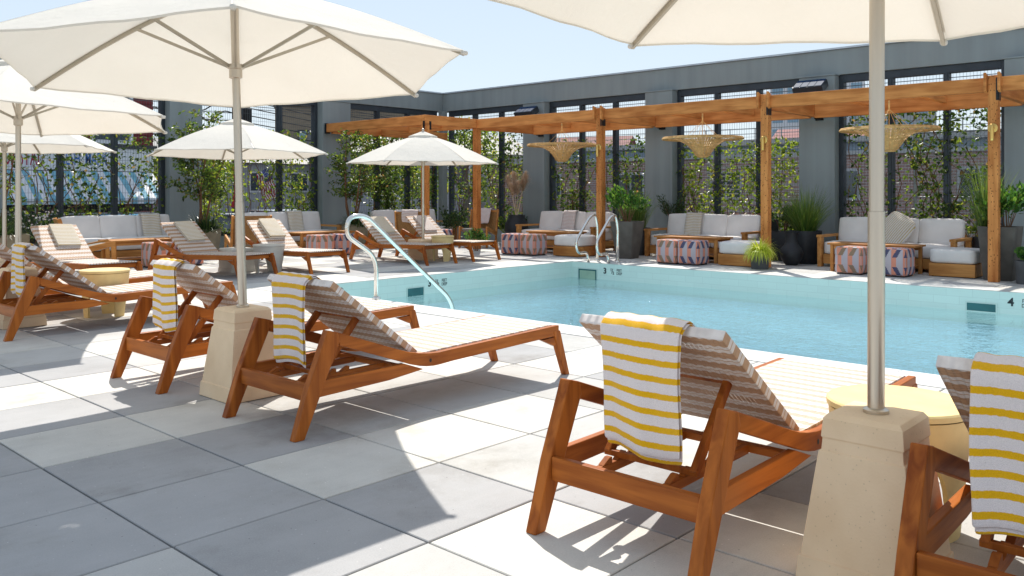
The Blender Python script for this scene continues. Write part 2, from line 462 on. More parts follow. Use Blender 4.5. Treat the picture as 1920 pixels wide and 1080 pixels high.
plain('awning_blue', (0.20, 0.42, 0.52), 0.8)
plain('sign_red', (0.34, 0.02, 0.06), 0.6)
plain('sign_blue', (0.05, 0.15, 0.42), 0.6)
plain('shop_dark', (0.05, 0.05, 0.055), 0.5)
plain('glass_dark', (0.05, 0.07, 0.09), 0.08, 0.0, 0.7)
plain('glass_blue', (0.22, 0.36, 0.46), 0.12, 0.0, 0.7)
plain('pole_wood', (0.085, 0.06, 0.035), 0.9, var=0.3)
plain('cable_black', (0.02, 0.02, 0.02), 0.7)
plain('viaduct_steel', (0.26, 0.33, 0.40), 0.7, var=0.15)
plain('viaduct_concrete', (0.42, 0.43, 0.43), 0.85, var=0.1)
plain('flag_red', (0.45, 0.03, 0.04), 0.8)
plain('flag_white', (0.72, 0.70, 0.70), 0.8)
plain('flag_blue', (0.06, 0.08, 0.25), 0.8)
plain('galvanised', (0.36, 0.37, 0.37), 0.45, 0.7)
plain('slat_pale', (0.50, 0.46, 0.44), 0.7)
plain('car_white', (0.70, 0.71, 0.72), 0.22, 0.0, 0.6, var=0.02)
plain('car_blue', (0.05, 0.24, 0.42), 0.22, 0.0, 0.6, var=0.02)
plain('car_silver', (0.45, 0.50, 0.54), 0.22, 0.4, 0.6, var=0.02)
plain('car_red', (0.36, 0.03, 0.05), 0.22, 0.0, 0.6, var=0.02)
plain('tail_red', (0.45, 0.02, 0.02), 0.25)
# ---------------------------------------------------------------- mesh helpers
class MB:
    def __init__(self):
        self.v = []; self.f = []; self.mi = []; self.uv = []
        self.cur = 0
    def face(self, ids, uvs=None):
        self.f.append(tuple(ids)); self.mi.append(self.cur); self.uv.append(uvs)
    def add(self, pts):
        n = len(self.v)
        self.v.extend([tuple(p) for p in pts])
        return n
    def quad(self, a, b, c, d, uvs=None):
        n = self.add((a, b, c, d)); self.face((n, n + 1, n + 2, n + 3), uvs)
    def box(self, lo, hi, M=None):
        x0, y0, z0 = lo; x1, y1, z1 = hi
        P = [Vector(p) for p in ((x0, y0, z0), (x1, y0, z0), (x1, y1, z0), (x0, y1, z0), (x0, y0, z1), (x1, y0, z1), (x1, y1, z1), (x0, y1, z1))]
        if M is not None:
            P = [M @ p for p in P]
        n = self.add(P)
        for q in ((0, 3, 2, 1), (4, 5, 6, 7), (0, 1, 5, 4), (1, 2, 6, 5), (2, 3, 7, 6), (3, 0, 4, 7)):
            self.face([n + i for i in q])
        return self
    def beam(self, p0, p1, w, h, up=(0, 0, 1), w1=None, h1=None):
        p0 = Vector(p0); p1 = Vector(p1)
        d = (p1 - p0).normalized(); up = Vector(up)
        s = d.cross(up)
        if s.length < 1e-5:
            s = d.cross(Vector((1, 0, 0)))
        s.normalize(); u = s.cross(d).normalized()
        w1 = w if w1 is None else w1; h1 = h if h1 is None else h1
        P = []
        for p, a, b in ((p0, w, h), (p1, w1, h1)):
            P += [p - s * a / 2 - u * b / 2, p + s * a / 2 - u * b / 2, p + s * a / 2 + u * b / 2, p - s * a / 2 + u * b / 2]
        n = self.add(P)
        for q in ((0, 1, 2, 3), (7, 6, 5, 4), (0, 4, 5, 1), (1, 5, 6, 2), (2, 6, 7, 3), (3, 7, 4, 0)):
            self.face([n + i for i in q])
        return self
    def prism(self, poly, y0, y1):
        """poly in (x,z), counter-clockwise, extruded along y"""
        k = len(poly)
        n = self.add([(x, y0, z) for x, z in poly] + [(x, y1, z) for x, z in poly])
        self.face([n + i for i in range(k)])
        self.face([n + k + i for i in reversed(range(k))])
        for i in range(k):
            j = (i + 1) % k
            self.face((n + j, n + i, n + k + i, n + k + j))
        return self
    def prism_z(self, poly, z0, z1):
        k = len(poly)
        n = self.add([(x, y, z0) for x, y in poly] + [(x, y, z1) for x, y in poly])
        self.face([n + i for i in reversed(range(k))])
        self.face([n + k + i for i in range(k)])
        for i in range(k):
            j = (i + 1) % k
            self.face((n + i, n + j, n + k + j, n + k + i))
        return self
    def tube(self, path, r, seg=10, cap=True):
        path = [Vector(p) for p in path]
        rs = r if isinstance(r, (list, tuple)) else [r] * len(path)
        prev = None; rings = []
        for i, p in enumerate(path):
            a = path[max(i - 1, 0)]; b = path[min(i + 1, len(path) - 1)]
            d = (b - a).normalized()
            if prev is None:
                s = d.cross(Vector((0, 0, 1)))
                if s.length < 1e-3:
                    s = d.cross(Vector((0, 1, 0)))
            else:
                s = prev - d * prev.dot(d)
            s.normalize(); prev = s
            t = d.cross(s)
            rings.append(self.add([p + (s * math.cos(2 * PI * k / seg) + t * math.sin(2 * PI * k / seg)) * rs[i] for k in range(seg)]))
        for a, b in zip(rings, rings[1:]):
            for k in range(seg):
                j = (k + 1) % seg
                self.face((a + k, a + j, b + j, b + k))
        if cap:
            self.face([rings[0] + k for k in reversed(range(seg))])
            self.face([rings[-1] + k for k in range(seg)])
        return self
    def lathe(self, prof, seg=32, c=(0, 0, 0), cap=True):
        rings = []
        for r, z in prof:
            rings.append(self.add([(c[0] + r * math.cos(2 * PI * k / seg), c[1] + r * math.sin(2 * PI * k / seg), c[2] + z) for k in range(seg)]))
        for a, b in zip(rings, rings[1:]):
            for k in range(seg):
                j = (k + 1) % seg
                self.face((a + k, a + j, b + j, b + k))
        if cap:
            self.face([rings[0] + k for k in reversed(range(seg))])
            self.face([rings[-1] + k for k in range(seg)])
        return self
    def build(self, name, mats, parent=None, smooth=False, bevel=0.0, loc=None, rot=None, merge=False, segs=2):
        me = bpy.data.meshes.new(name)
        me.from_pydata(self.v, [], self.f)
        if isinstance(mats, str):
            mats = [mats]
        for m in mats:
            me.materials.append(MATS[m])
        me.polygons.foreach_set('material_index', self.mi)
        if any(u is not None for u in self.uv):
            ul = me.uv_layers.new(name='UVMap')
            for p, u in zip(me.polygons, self.uv):
                if u is not None:
                    for li, c in zip(p.loop_indices, u):
                        ul.data[li].uv = c
        if merge:
            bm = bmesh.new(); bm.from_mesh(me)
            bmesh.ops.remove_doubles(bm, verts=bm.verts, dist=1e-5)
            bm.to_mesh(me); bm.free()
        if smooth:
            me.polygons.foreach_set('use_smooth', [True] * len(me.polygons))
        me.validate()
        me.update()
        o = bpy.data.objects.new(name, me)
        COL.objects.link(o)
        if parent is not None:
            o.parent = parent
        if loc is not None:
            o.location = loc
        if rot is not None:
            o.rotation_euler = rot
        if smooth == 'auto':
            me.polygons.foreach_set('use_smooth', [True] * len(me.polygons))
            es = o.modifiers.new('split', 'EDGE_SPLIT'); es.split_angle = R(38)
        if bevel > 0:
            b = o.modifiers.new('bevel', 'BEVEL'); b.width = bevel; b.segments = segs; b.limit_method = 'ANGLE'; b.angle_limit = R(40)
        return o

def tag(o, label=None, cat=None, group=None, kind=None):
    if label: o['label'] = label
    if cat: o['category'] = cat
    if group: o['group'] = group
    if kind: o['kind'] = kind
    return o

def thing(name, label, cat, loc=(0, 0, 0), rz=0.0, group=None):
    o = bpy.data.objects.new(name, None)
    COL.objects.link(o)
    o.empty_display_size = 0.2
    o.location = loc; o.rotation_euler = (0, 0, rz)
    return tag(o, label, cat, group)

def copy_tree(o, parent=None):
    c = o.copy(); COL.objects.link(c)
    if parent is not None:
        c.parent = parent
    for ch in list(o.children):
        copy_tree(ch, c)
    return c

def dup(root, label, loc, rz=None, group=None):
    c = copy_tree(root)
    c.location = loc
    if rz is not None:
        c.rotation_euler = (0, 0, rz)
    c['label'] = label
    if group: c['group'] = group
    return c

def puffy(mb, half, r=0.03, puff=0.0, n=8, c=(0, 0, 0), M=None, matfn=None):
    """rounded, slightly swollen box; matfn(face axis, a, b) picks a material index"""
    hx, hy, hz = half
    inner = Vector((hx - r, hy - r, hz - r))
    C = Vector(c)
    for ax in range(3):
        a_, b_ = [(1, 2), (2, 0), (0, 1)][ax]
        for sg in (-1, 1):
            base = len(mb.v); grid = []
            for i in range(n + 1):
                for j in range(n + 1):
                    # sample denser near the edges
                    fa = -1 + 2 * i / n; fb = -1 + 2 * j / n
                    p = [0, 0, 0]
                    p[ax] = sg * half[ax]; p[a_] = fa * half[a_]; p[b_] = fb * half[b_]
                    q = Vector([max(-inner[k], min(inner[k], p[k])) for k in range(3)])
                    d = Vector(p) - q
                    d = d.normalized() * r if d.length > 1e-9 else d
                    s = q + d
                    s[ax] += sg * puff * (1 - fa * fa) * (1 - fb * fb)
                    s = s + C
                    if M is not None: s = M @ s
                    mb.v.append(tuple(s))
            for i in range(n):
                for j in range(n):
                    k = base + i * (n + 1) + j
                    ids = (k, k + n + 1, k + n + 2, k + 1)
                    if sg < 0: ids = ids[::-1]
                    if matfn:
                        mb.cur = matfn(ax, sg, -1 + 2 * (i + .5) / n, -1 + 2 * (j + .5) / n)
                    mb.face(ids)
    return mb

def leaf(mb, p, d, ln, wd, roll=None):
    d = d.normalized()
    s = d.cross(Vector((random.uniform(-1, 1), random.uniform(-1, 1), random.uniform(-1, 1))))
    if s.length < 1e-3:
        s = d.cross(Vector((1, 0, 0)))
    s.normalize(); u = s.cross(d)
    f = random.uniform(0.05, 0.3) * wd
    n = mb.add((p, p + d * ln * 0.5 + s * wd / 2 + u * f, p + d * ln, p + d * ln * 0.5 - s * wd / 2 + u * f))
    mb.face((n, n + 1, n + 2)); mb.face((n, n + 2, n + 3))

def rv(a=1.0):
    return Vector((random.uniform(-a, a), random.uniform(-a, a), random.uniform(-a, a)))

def blade(mb, p, d, ln, wd, droop=0.6, seg=4):
    d = d.normalized(); s = d.cross(Vector((0, 0, 1)))
    if s.length < 1e-3: s = Vector((1, 0, 0))
    s.normalize()
    pts = []; q = Vector(p); dd = d.copy()
    for i in range(seg + 1):
        w = wd * (1 - (i / seg) ** 1.5) * 0.5 + 0.0006
        pts += [q - s * w, q + s * w]
        dd = (dd + Vector((0, 0, -droop / seg))).normalized()
        q = q + dd * (ln / seg)
    n = mb.add(pts)
    for i in range(seg):
        k = n + 2 * i
        mb.face((k, k + 1, k + 3, k + 2))

def text_mesh(body, size, mat, name, parent, M, extrude=0.002, sx=1.0, offset=0.0, align='CENTER'):
    cu = bpy.data.curves.new('lettering', 'FONT')
    cu.body = body; cu.size = size; cu.extrude = extrude; cu.offset = offset
    cu.align_x = align; cu.align_y = 'CENTER'
    cu.resolution_u = 4
    tmp = bpy.data.objects.new('lettering', cu)
    COL.objects.link(tmp)
    bpy.context.view_layer.update()
    me = bpy.data.meshes.new_from_object(tmp.evaluated_get(bpy.context.evaluated_depsgraph_get()))
    bpy.data.objects.remove(tmp)
    me.name = name
    S = Matrix.Diagonal((sx, 1, 1, 1))
    me.transform(M @ S)
    me.materials.clear(); me.materials.append(MATS[mat])
    o = bpy.data.objects.new(name, me); COL.objects.link(o)
    if parent is not None: o.parent = parent
    return o
# ================================================================ SETTING
# world axes: x runs across the pool away from the camera's row of loungers, y runs along the pool
WX, WY, WH = 15.0, 16.2, 3.75          # inner faces of the two perimeter walls, wall height
PX0, PX1, PY0, PY1 = 6.0, 11.6, -9.0, 9.25   # pool
WATER = -0.27
TS = 0.6096
TX, TY = 1.35, 2.80

def build_deck():
    tones = {(0, 0): 0, (1, 0): 2, (0, 1): 0, (0, 2): 2, (1, 2): 2, (1, 1): 0, (1, -1): 0, (0, -1): 0, (-1, 1): 0, (-1, 0): 0, (-1, 2): 0,
             (-1, 3): 0, (0, 3): 0, (2, 1): 1, (2, 0): 2, (2, -1): 1, (1, -2): 2, (0, -2): 1, (2, 2): 1, (1, 3): 0, (2, 3): 1, (3, 1): 1, (3, 2): 1, (3, -1): 1, (2, -2): 0, (3, -2): 2, (1, 4): 2, (0, 4): 2, (0, 5): 0, (1, 5): 0, (1, 6): 1, (2, 4): 2}
    rnd = random.Random(5)
    mb = MB()
    hx0, hx1, hy0, hy1 = PX0 - 0.38, PX1 + 0.38, PY0 - 0.38, PY1 + 0.26
    g = 0.0048
    for i in range(-16, 24):
        for j in range(-24, 24):
            x0, y0 = TX + i * TS, TY + j * TS
            x1, y1 = x0 + TS, y0 + TS
            if x1 > WX + 0.3: x1 = WX + 0.3
            if y1 > WY + 0.3: y1 = WY + 0.3
            if x1 - x0 < 0.02 or y1 - y0 < 0.02: continue
            pieces = [(x0, y0, x1, y1)]
            if x0 < hx1 and x1 > hx0 and y0 < hy1 and y1 > hy0:
                pieces = []
                if x0 < hx0: pieces.append((x0, y0, hx0, y1))
                if x1 > hx1: pieces.append((hx1, y0, x1, y1))
                if y1 > hy1: pieces.append((max(x0, hx0), hy1, min(x1, hx1), y1))
            t = tones.get((i, j))
            if t is None:
                t = rnd.choices((0, 1, 2), (0.28, 0.30, 0.42))[0]
            for a, b, c, d in pieces:
                if c - a < 0.012 or d - b < 0.012: continue
                mb.cur = t
                dz = rnd.uniform(-0.0008, 0.0008)
                ch = 0.003
                top = [(a + g + ch, b + g + ch, dz), (c - g - ch, b + g + ch, dz), (c - g - ch, d - g - ch, dz), (a + g + ch, d - g - ch, dz)]
                mid = [(a + g, b + g, dz - ch), (c - g, b + g, dz - ch), (c - g, d - g, dz - ch), (a + g, d - g, dz - ch)]
                bot = [(x, y, -0.03) for x, y, z in mid]
                n = mb.add(top + mid + bot)
                mb.face((n, n + 1, n + 2, n + 3))
                for k in range(4):
                    q = (k + 1) % 4
                    mb.face((n + 4 + k, n + 4 + q, n + q, n + k))
                    mb.face((n + 8 + k, n + 8 + q, n + 4 + q, n + 4 + k))
    o = mb.build('pool_deck', ['paver_dark', 'paver_mid', 'paver_light'])
    tag(o, 'pool deck of square grey and buff concrete pavers', 'deck', kind='structure')
    # jointing bed under the pavers (ring round the pool)
    bed = MB()
    X0, X1, Y0, Y1 = TX - 16 * TS - .1, WX + 0.3, TY - 24 * TS - .1, WY + 0.3
    zb = -0.012
    for a, b, c, d in ((X0, Y0, hx0, Y1), (hx1, Y0, X1, Y1), (hx0, hy1, hx1, Y1), (hx0, Y0, hx1, hy0)):
        bed.quad((a, b, zb), (c, b, zb), (c, d, zb), (a, d, zb))
    tag(bed.build('deck_bed', 'joint_sand'), 'dark sand in the joints between the pavers', 'ground', kind='structure')
    # coping stones
    cp = MB()
    def stones(x0, y0, x1, y1, along):
        Lr = (x1 - x0) if along == 0 else (y1 - y0)
        k = max(1, round(Lr / 0.914))
        for q in range(k):
            s0, s1 = q * Lr / k + 0.0015, (q + 1) * Lr / k - 0.0015
            if along == 0: cp.box((x0 + s0, y0, -0.05), (x0 + s1, y1, 0.004))
            else: cp.box((x0, y0 + s0, -0.05), (x1, y0 + s1, 0.004))
    stones(PX0 - 0.378, PY0, PX0 - 0.0, PY1, 1)
    stones(PX1, PY0, PX1 + 0.378, PY1, 1)
    stones(PX0 - 0.378, PY1 + 0.001, PX1 + 0.378, PY1 + 0.258, 0)
    tag(cp.build('pool_coping', 'coping_stone', bevel=0.004), 'pale stone coping round the pool', 'coping', kind='structure')

    # pool shell: tiled band over plaster, floor
    sh = MB()
    def wallq(p0, p1, z0, z1, mi):
        sh.cur = mi
        ln = (Vector(p1) - Vector(p0)).length
        sh.quad((*p0, z0), (*p1, z0), (*p1, z1), (*p0, z1), [(0, z0), (ln, z0), (ln, z1), (0, z1)])
    e = 0.012
    loops = [((PX0 + e, PY0), (PX0 + e, PY1 - e)), ((PX0 + e, PY1 - e), (PX1 - e, PY1 - e)), ((PX1 - e, PY1 - e), (PX1 - e, PY0)), ((PX1 - e, PY0), (PX0 + e, PY0))]
    for a, b in loops:
        wallq(a, b, -0.42, -0.004, 0)
        wallq(a, b, -1.15, -0.42, 1)
    sh.cur = 1
    fl = [(PX0 + e, PY0, -1.15), (PX1 - e, PY0, -1.15), (PX1 - e, PY1 - e, -1.12), (PX0 + e, PY1 - e, -1.12)]
    sh.quad(*fl, [(p[0], p[1]) for p in fl])
    tag(sh.build('pool_basin', ['pool_tile', 'pool_plaster']), 'pool basin lined with pale aqua tile', 'pool', kind='structure')
    w = MB()
    nx, ny = 60, 180
    w.quad((PX0 + e + .001, PY0, WATER), (PX1 - e - .001, PY0, WATER), (PX1 - e - .001, PY1 - e - .001, WATER), (PX0 + e + .001, PY1 - e - .001, WATER))
    tag(w.build('pool_water', 'pool_water'), 'clear blue rippled pool water', 'water', kind='structure')
    # pool steps under the handrail
    for k in range(3):
        st = MB()
    # ground outside the walls
    gm = MB()
    B = 420
    zg = -0.85
    for a, b, c, d in ((-B, -B, X0, B), (X1, -B, B, B), (X0, Y1, X1, B), (X0, -B, X1, Y0)):
        gm.quad((a, b, zg), (c, b, zg), (c, d, zg), (a, d, zg))
    tag(gm.build('street_ground', 'asphalt'), 'grey asphalt street and parking beyond the walls', 'ground', kind='structure')
build_deck()

# ---- depth marks and skimmers on the tile band
def pool_marks():
    # far wall faces -x : text x axis -> -y
    def M_far(y, z): return Matrix.Translation((PX1 - 0.0135, y, z)) @ Matrix(((0, 0, -1, 0), (-1, 0, 0, 0), (0, 1, 0, 0), (0, 0, 0, 1)))
    def M_end(x, z): return Matrix.Translation((x, PY1 - 0.0135, z)) @ Matrix(((1, 0, 0, 0), (0, 0, -1, 0), (0, 1, 0, 0), (0, 0, 0, 1)))
    def mark(name, label, Mf, s, digit, half):
        t = thing(name, label, 'depth marker')
        text_mesh(digit, 0.135, 'letter_black', 'number', t, Mf(s, -0.125), 0.001, 1.0, 0.004)
        sg = 1 if Mf is M_end else -1
        q = 0.14 * sg if half else 0.0
        if half:
            text_mesh('1', 0.068, 'letter_black', 'fraction', t, Mf(s + sg * 0.125, -0.098), 0.001, 1, 0.002)
            text_mesh('/', 0.12, 'letter_black', 'fraction', t, Mf(s + sg * 0.148, -0.124), 0.001, 1, 0.001)
            text_mesh('2', 0.068, 'letter_black', 'fraction', t, Mf(s + sg * 0.172, -0.150), 0.001, 1, 0.002)
        text_mesh('FEET', 0.062, 'letter_black', 'word', t, Mf(s + sg * (0.17 if not half else 0.29), -0.10), 0.001, 0.8, 0.0005)
        text_mesh('DEEP', 0.062, 'letter_black', 'word', t, Mf(s + sg * (0.17 if not half else 0.29), -0.155), 0.001, 0.8, 0.0005)
    mark('depth_marker', 'black 3 1/2 feet deep mark on the far pool wall below the ladder rails', M_far, 8.53, '3', True)
    mark('depth_marker', 'black 3 1/2 feet deep mark on the end pool wall behind the handrail', M_end, 8.29, '3', True)
    mark('depth_marker', 'black 4 feet deep mark on the far pool wall at right', M_far, 2.52, '4', False)
    nd = MB()
    for k in range(24):
        a, b = 2 * PI * k / 24, 2 * PI * (k + 1) / 24
        for r0, r1 in ((0.050, 0.064),):
            P = [Vector((r * math.cos(q), r * math.sin(q), 0)) for r, q in ((r0, a), (r1, a), (r1, b), (r0, b))]
            n = nd.add([M_end(6.72, -0.115) @ p for p in P]); nd.face((n, n + 1, n + 2, n + 3))
    P = [(-0.048, 0.03, 0), (-0.04, 0.042, 0), (0.045, -0.03, 0), (0.037, -0.042, 0)]
    n = nd.add([M_end(6.72, -0.115) @ Vector(p) for p in P]); nd.face((n, n + 1, n + 2, n + 3))
    P = [(-0.03, -0.02, 0.0005), (0.01, 0.005, 0.0005), (0.02, 0.02, 0.0005), (-0.005, 0.012, 0.0005)]
    n = nd.add([M_end(6.72, -0.115) @ Vector(p) for p in P]); nd.face((n, n + 1, n + 2, n + 3))
    tag(nd.build('no_diving_mark', 'letter_black'), 'round black no diving symbol on the end pool wall', 'sign')
    def skim(label, wall, a, b, z0, z1, flap):
        t = thing('pool_skimmer', label, 'skimmer', group='skimmer openings in the pool wall')
        m = MB(); f = MB(); fr = MB()
        if wall == 'far':
            m.box((PX1 - 0.016, a, z0), (PX1 - 0.0125, b, z1))
            for q in ((a - .02, a), (b, b + .02)): fr.box((PX1 - 0.022, q[0], z0 - .01), (PX1 - 0.013, q[1], z1 + .012))
            fr.box((PX1 - 0.022, a, z1), (PX1 - 0.013, b, z1 + .012))
            if flap: f.box((PX1 - 0.020, a + .03, z0), (PX1 - 0.017, b - .03, z1 - .025))
        else:
            m.box((a, PY1 - 0.016, z0), (b, PY1 - 0.0125, z1))
            for q in ((a - .015, a), (b, b + .015)): fr.box((q[0], PY1 - 0.022, z0 - .01), (q[1], PY1 - 0.013, z1 + .012))
            fr.box((a, PY1 - 0.022, z1), (b, PY1 - 0.013, z1 + .012))
        m.build('opening', 'skimmer_dark', t)
        fr.build('frame', 'pool_tile', t)
        if flap: f.build('flap', 'skimmer_flap', t)
    skim('wide skimmer opening with pale flap near the pool corner', 'far', 8.70, 9.09, -0.29, -0.115, True)
    skim('dark skimmer slot in the far pool wall near the 4 mark', 'far', 2.68, 3.00, -0.26, -0.165, False)
    skim('dark skimmer slot in the end pool wall beside the handrail', 'end', 7.87, 8.17, -0.28, -0.165, False)
pool_marks()

def arc_pts(pts, rad=0.12, n=7):
    """round the corners of a polyline"""
    P = [Vector(p) for p in pts]; out = [P[0]]
    for i in range(1, len(P) - 1):
        a = (P[i - 1] - P[i]); b = (P[i + 1] - P[i])
        r = min(rad, a.length * 0.48, b.length * 0.48)
        s = P[i] + a.normalized() * r; e = P[i] + b.normalized() * r
        for k in range(n + 1):
            t = k / n
            out.append(s * (1 - t) ** 2 + P[i] * 2 * t * (1 - t) + e * t * t)
    out.append(P[-1])
    return out

def handrails():
    t = thing('pool_handrail', 'bent stainless handrail running down into the near pool corner', 'handrail', (5.93, 7.55, 0))
    p = arc_pts([(0.05, 0, 0), (0.05, 0, 0.48), (-0.36, 0, 0.735), (-0.33, 0, 0.93), (-0.10, 0, 0.945), (1.20, 0, -0.11), (1.27, 0, -0.5), (1.27, 0, -1.1)], 0.16, 8)
    MB().tube(p, 0.026, 16).build('rail', 'polished_steel', t, smooth=True)
    MB().lathe([(0.05, 0), (0.05, 0.012), (0.028, 0.03)], 20, (0.05, 0, 0.005)).build('flange', 'polished_steel', t, smooth='auto')
    g = 'grab rails at the pool ladder'
    for y, lab in ((8.93, 'polished steel grab rail nearer the pool corner'), (8.50, 'polished steel grab rail nearer the tall leafy planter')):
        t = thing('grab_rail', lab, 'grab rail', (11.86, y, 0), group=g)
        p = arc_pts([(0.05, 0, 0), (0.05, 0, 0.62), (-0.02, 0, 0.83), (-0.18, 0, 0.76), (-0.56, 0, 0.36), (-0.50, 0, 0.16), (-0.24, 0, 0.17), (-0.20, 0, 0.0), (-0.20, 0, -0.0)], 0.13, 8)
        MB().tube(p[:-1], 0.024, 14).build('rail', 'polished_steel', t, smooth=True)
        MB().lathe([(0.048, 0), (0.048, 0.012), (0.026, 0.03)], 18, (0.05, 0, 0.004)).build('flange', 'polished_steel', t, smooth='auto')
        # inner foot rests on the tiled edge beam of the pool
    return
handrails()

# ---------------------------------------------------------------- perimeter walls
def perimeter_wall(label, along, s0, s1, pillars, bays_, end_caps):
    """local x runs along the wall, local +y points to the pool; wall face at y=0"""
    if along == 'y':
        t = thing('perimeter_wall', label, 'wall', (WX, 0, 0), R(90)); sg = 1
    else:
        t = thing('perimeter_wall', label, 'wall', (0, WY, 0), R(180)); sg = -1
    lo, hi = sorted((sg * s0, sg * s1))
    MB().box((lo, -0.30, 3.27), (hi, 0.0, WH - 0.03)).build('parapet', 'wall_paint', t, bevel=0.006)
    MB().box((lo, -0.33, WH - 0.028), (hi, 0.03, WH + 0.004)).build('coping', 'coping_metal', t)
    MB().box((lo, -0.30, 0), (hi, -0.004, 0.30)).build('plinth', 'wall_paint', t, bevel=0.006)
    for a, b in pillars:
        x0, x1 = sorted((sg * a, sg * b))
        m = MB(); m.box((x0, -0.31, 0), (x1, 0.15, 3.25)); m.box((x0 - .012, -.29, 3.2502), (x1 + .012, 0.165, 3.275))
        m.build('pillar', 'wall_paint', t, bevel=0.006)
    return t, sg
def window_screen(t_wall, sg, along, a, b, label, mull=2):
    x0, x1 = sorted((sg * a, sg * b))
    loc, rz = ((WX, 0, 0), R(90)) if along == 'y' else ((0, WY, 0), R(180))
    w = thing('window_screen', label, 'screen', loc, rz, 'wire mesh screens between the wall pillars')
    z0, z1 = 0.302, 3.268
    f = MB()
    jw = 0.085
    f.box((x0 + .002, -0.17, z0), (x0 + jw, -0.04, z1)); f.box((x1 - jw, -0.17, z0), (x1 - .002, -0.04, z1))
    f.box((x0 + jw, -0.17, z1 - 0.13), (x1 - jw, -0.04, z1)); f.box((x0 + jw, -0.17, z0), (x1 - jw, -0.04, z0 + 0.09))
    f.build('outer_frame', 'frame_dark', w, bevel=0.005)
    n = mull + 1
    for k in range(1, n):
        c = x0 + (x1 - x0) * k / n
        m = MB(); m.box((c - 0.045, -0.165, z0 + .09), (c + 0.045, -0.035, z1 - .13))
        m.box((c - 0.018, -0.034, z0 + .09), (c + 0.018, -0.022, z1 - .13))
        m.build('mullion', 'frame_dark', w, bevel=0.004)
    mesh = MB()
    x = x0 + jw
    r = 0.0017
    while x < x1 - jw:
        mesh.box((x - r, -0.105, z0 + .09), (x + r, -0.1006, z1 - .13)); x += 0.0508
    z = z0 + 0.12
    while z < z1 - 0.14:
        mesh.box((x0 + jw, -0.1004, z - r * 1.3), (x1 - jw, -0.096, z + r * 1.3)); z += 0.1524
    # top louvre bars
    for k in range(3):
        zz = z1 - 0.2 - k * 0.055
        mesh.box((x0 + jw, -0.118, zz - 0.006), (x1 - jw, -0.107, zz + 0.006))
    mesh.build('wire_mesh', 'wire_dark', w)
    return w

RP = [(3.32 - 6.65 - .65, 3.32 - 6.65), (3.32 - 3.33 - .65, 3.32 - 3.33), (2.65, 3.32), (5.96, 6.61), (9.26, 9.91), (12.65, 13.30)]
tR, sgR = perimeter_wall('long slate grey wall with parapet behind the pergola', 'y', -9.0, WY + 0.3, RP, None, None)
LP = [(0.75, 1.42), (4.15, 4.82), (7.68, 8.35), (11.2, 11.97)]
tL, sgL = perimeter_wall('slate grey end wall at the head of the pool', 'x', -9.5, WX - .001, LP, None, None)
MB().box((WX - 0.16, WY - 0.16, 0), (WX - .003, WY - .003, 3.27)).build('corner_pier', 'wall_paint', None)
o_ = bpy.data.objects['corner_pier']
o_.parent = tL; o_.matrix_parent_inverse = Matrix.Rotation(-R(180), 4, 'Z') @ Matrix.Translation((0, -WY, 0))
RB = [(-0.0, 2.65, 'mesh screen at far right beyond the last pergola post'), (3.32, 5.96, 'mesh screen behind the right hand sofa and chain link fence'), (6.61, 9.26, 'mesh screen behind the middle sofa with bright vines'),
      (9.91, 12.65, 'mesh screen behind the sofa nearest the pool ladder'), (13.30, 16.03, 'mesh screen behind the pampas grass in the wall corner')]
for a, b, lab in RB: window_screen(tR, sgR, 'y', a, b, lab)
LB = [(4.82, 7.68, 'mesh screen in front of the red building and striped awning'), (8.35, 11.2, 'mesh screen in front of the flag and buff building'), (11.97, 14.84, 'mesh screen behind the corner pergola'), (1.42, 4.15, 'mesh screen at far left edge of the end wall')]
for a, b, lab in LB: window_screen(tL, sgL, 'x', a, b, lab)

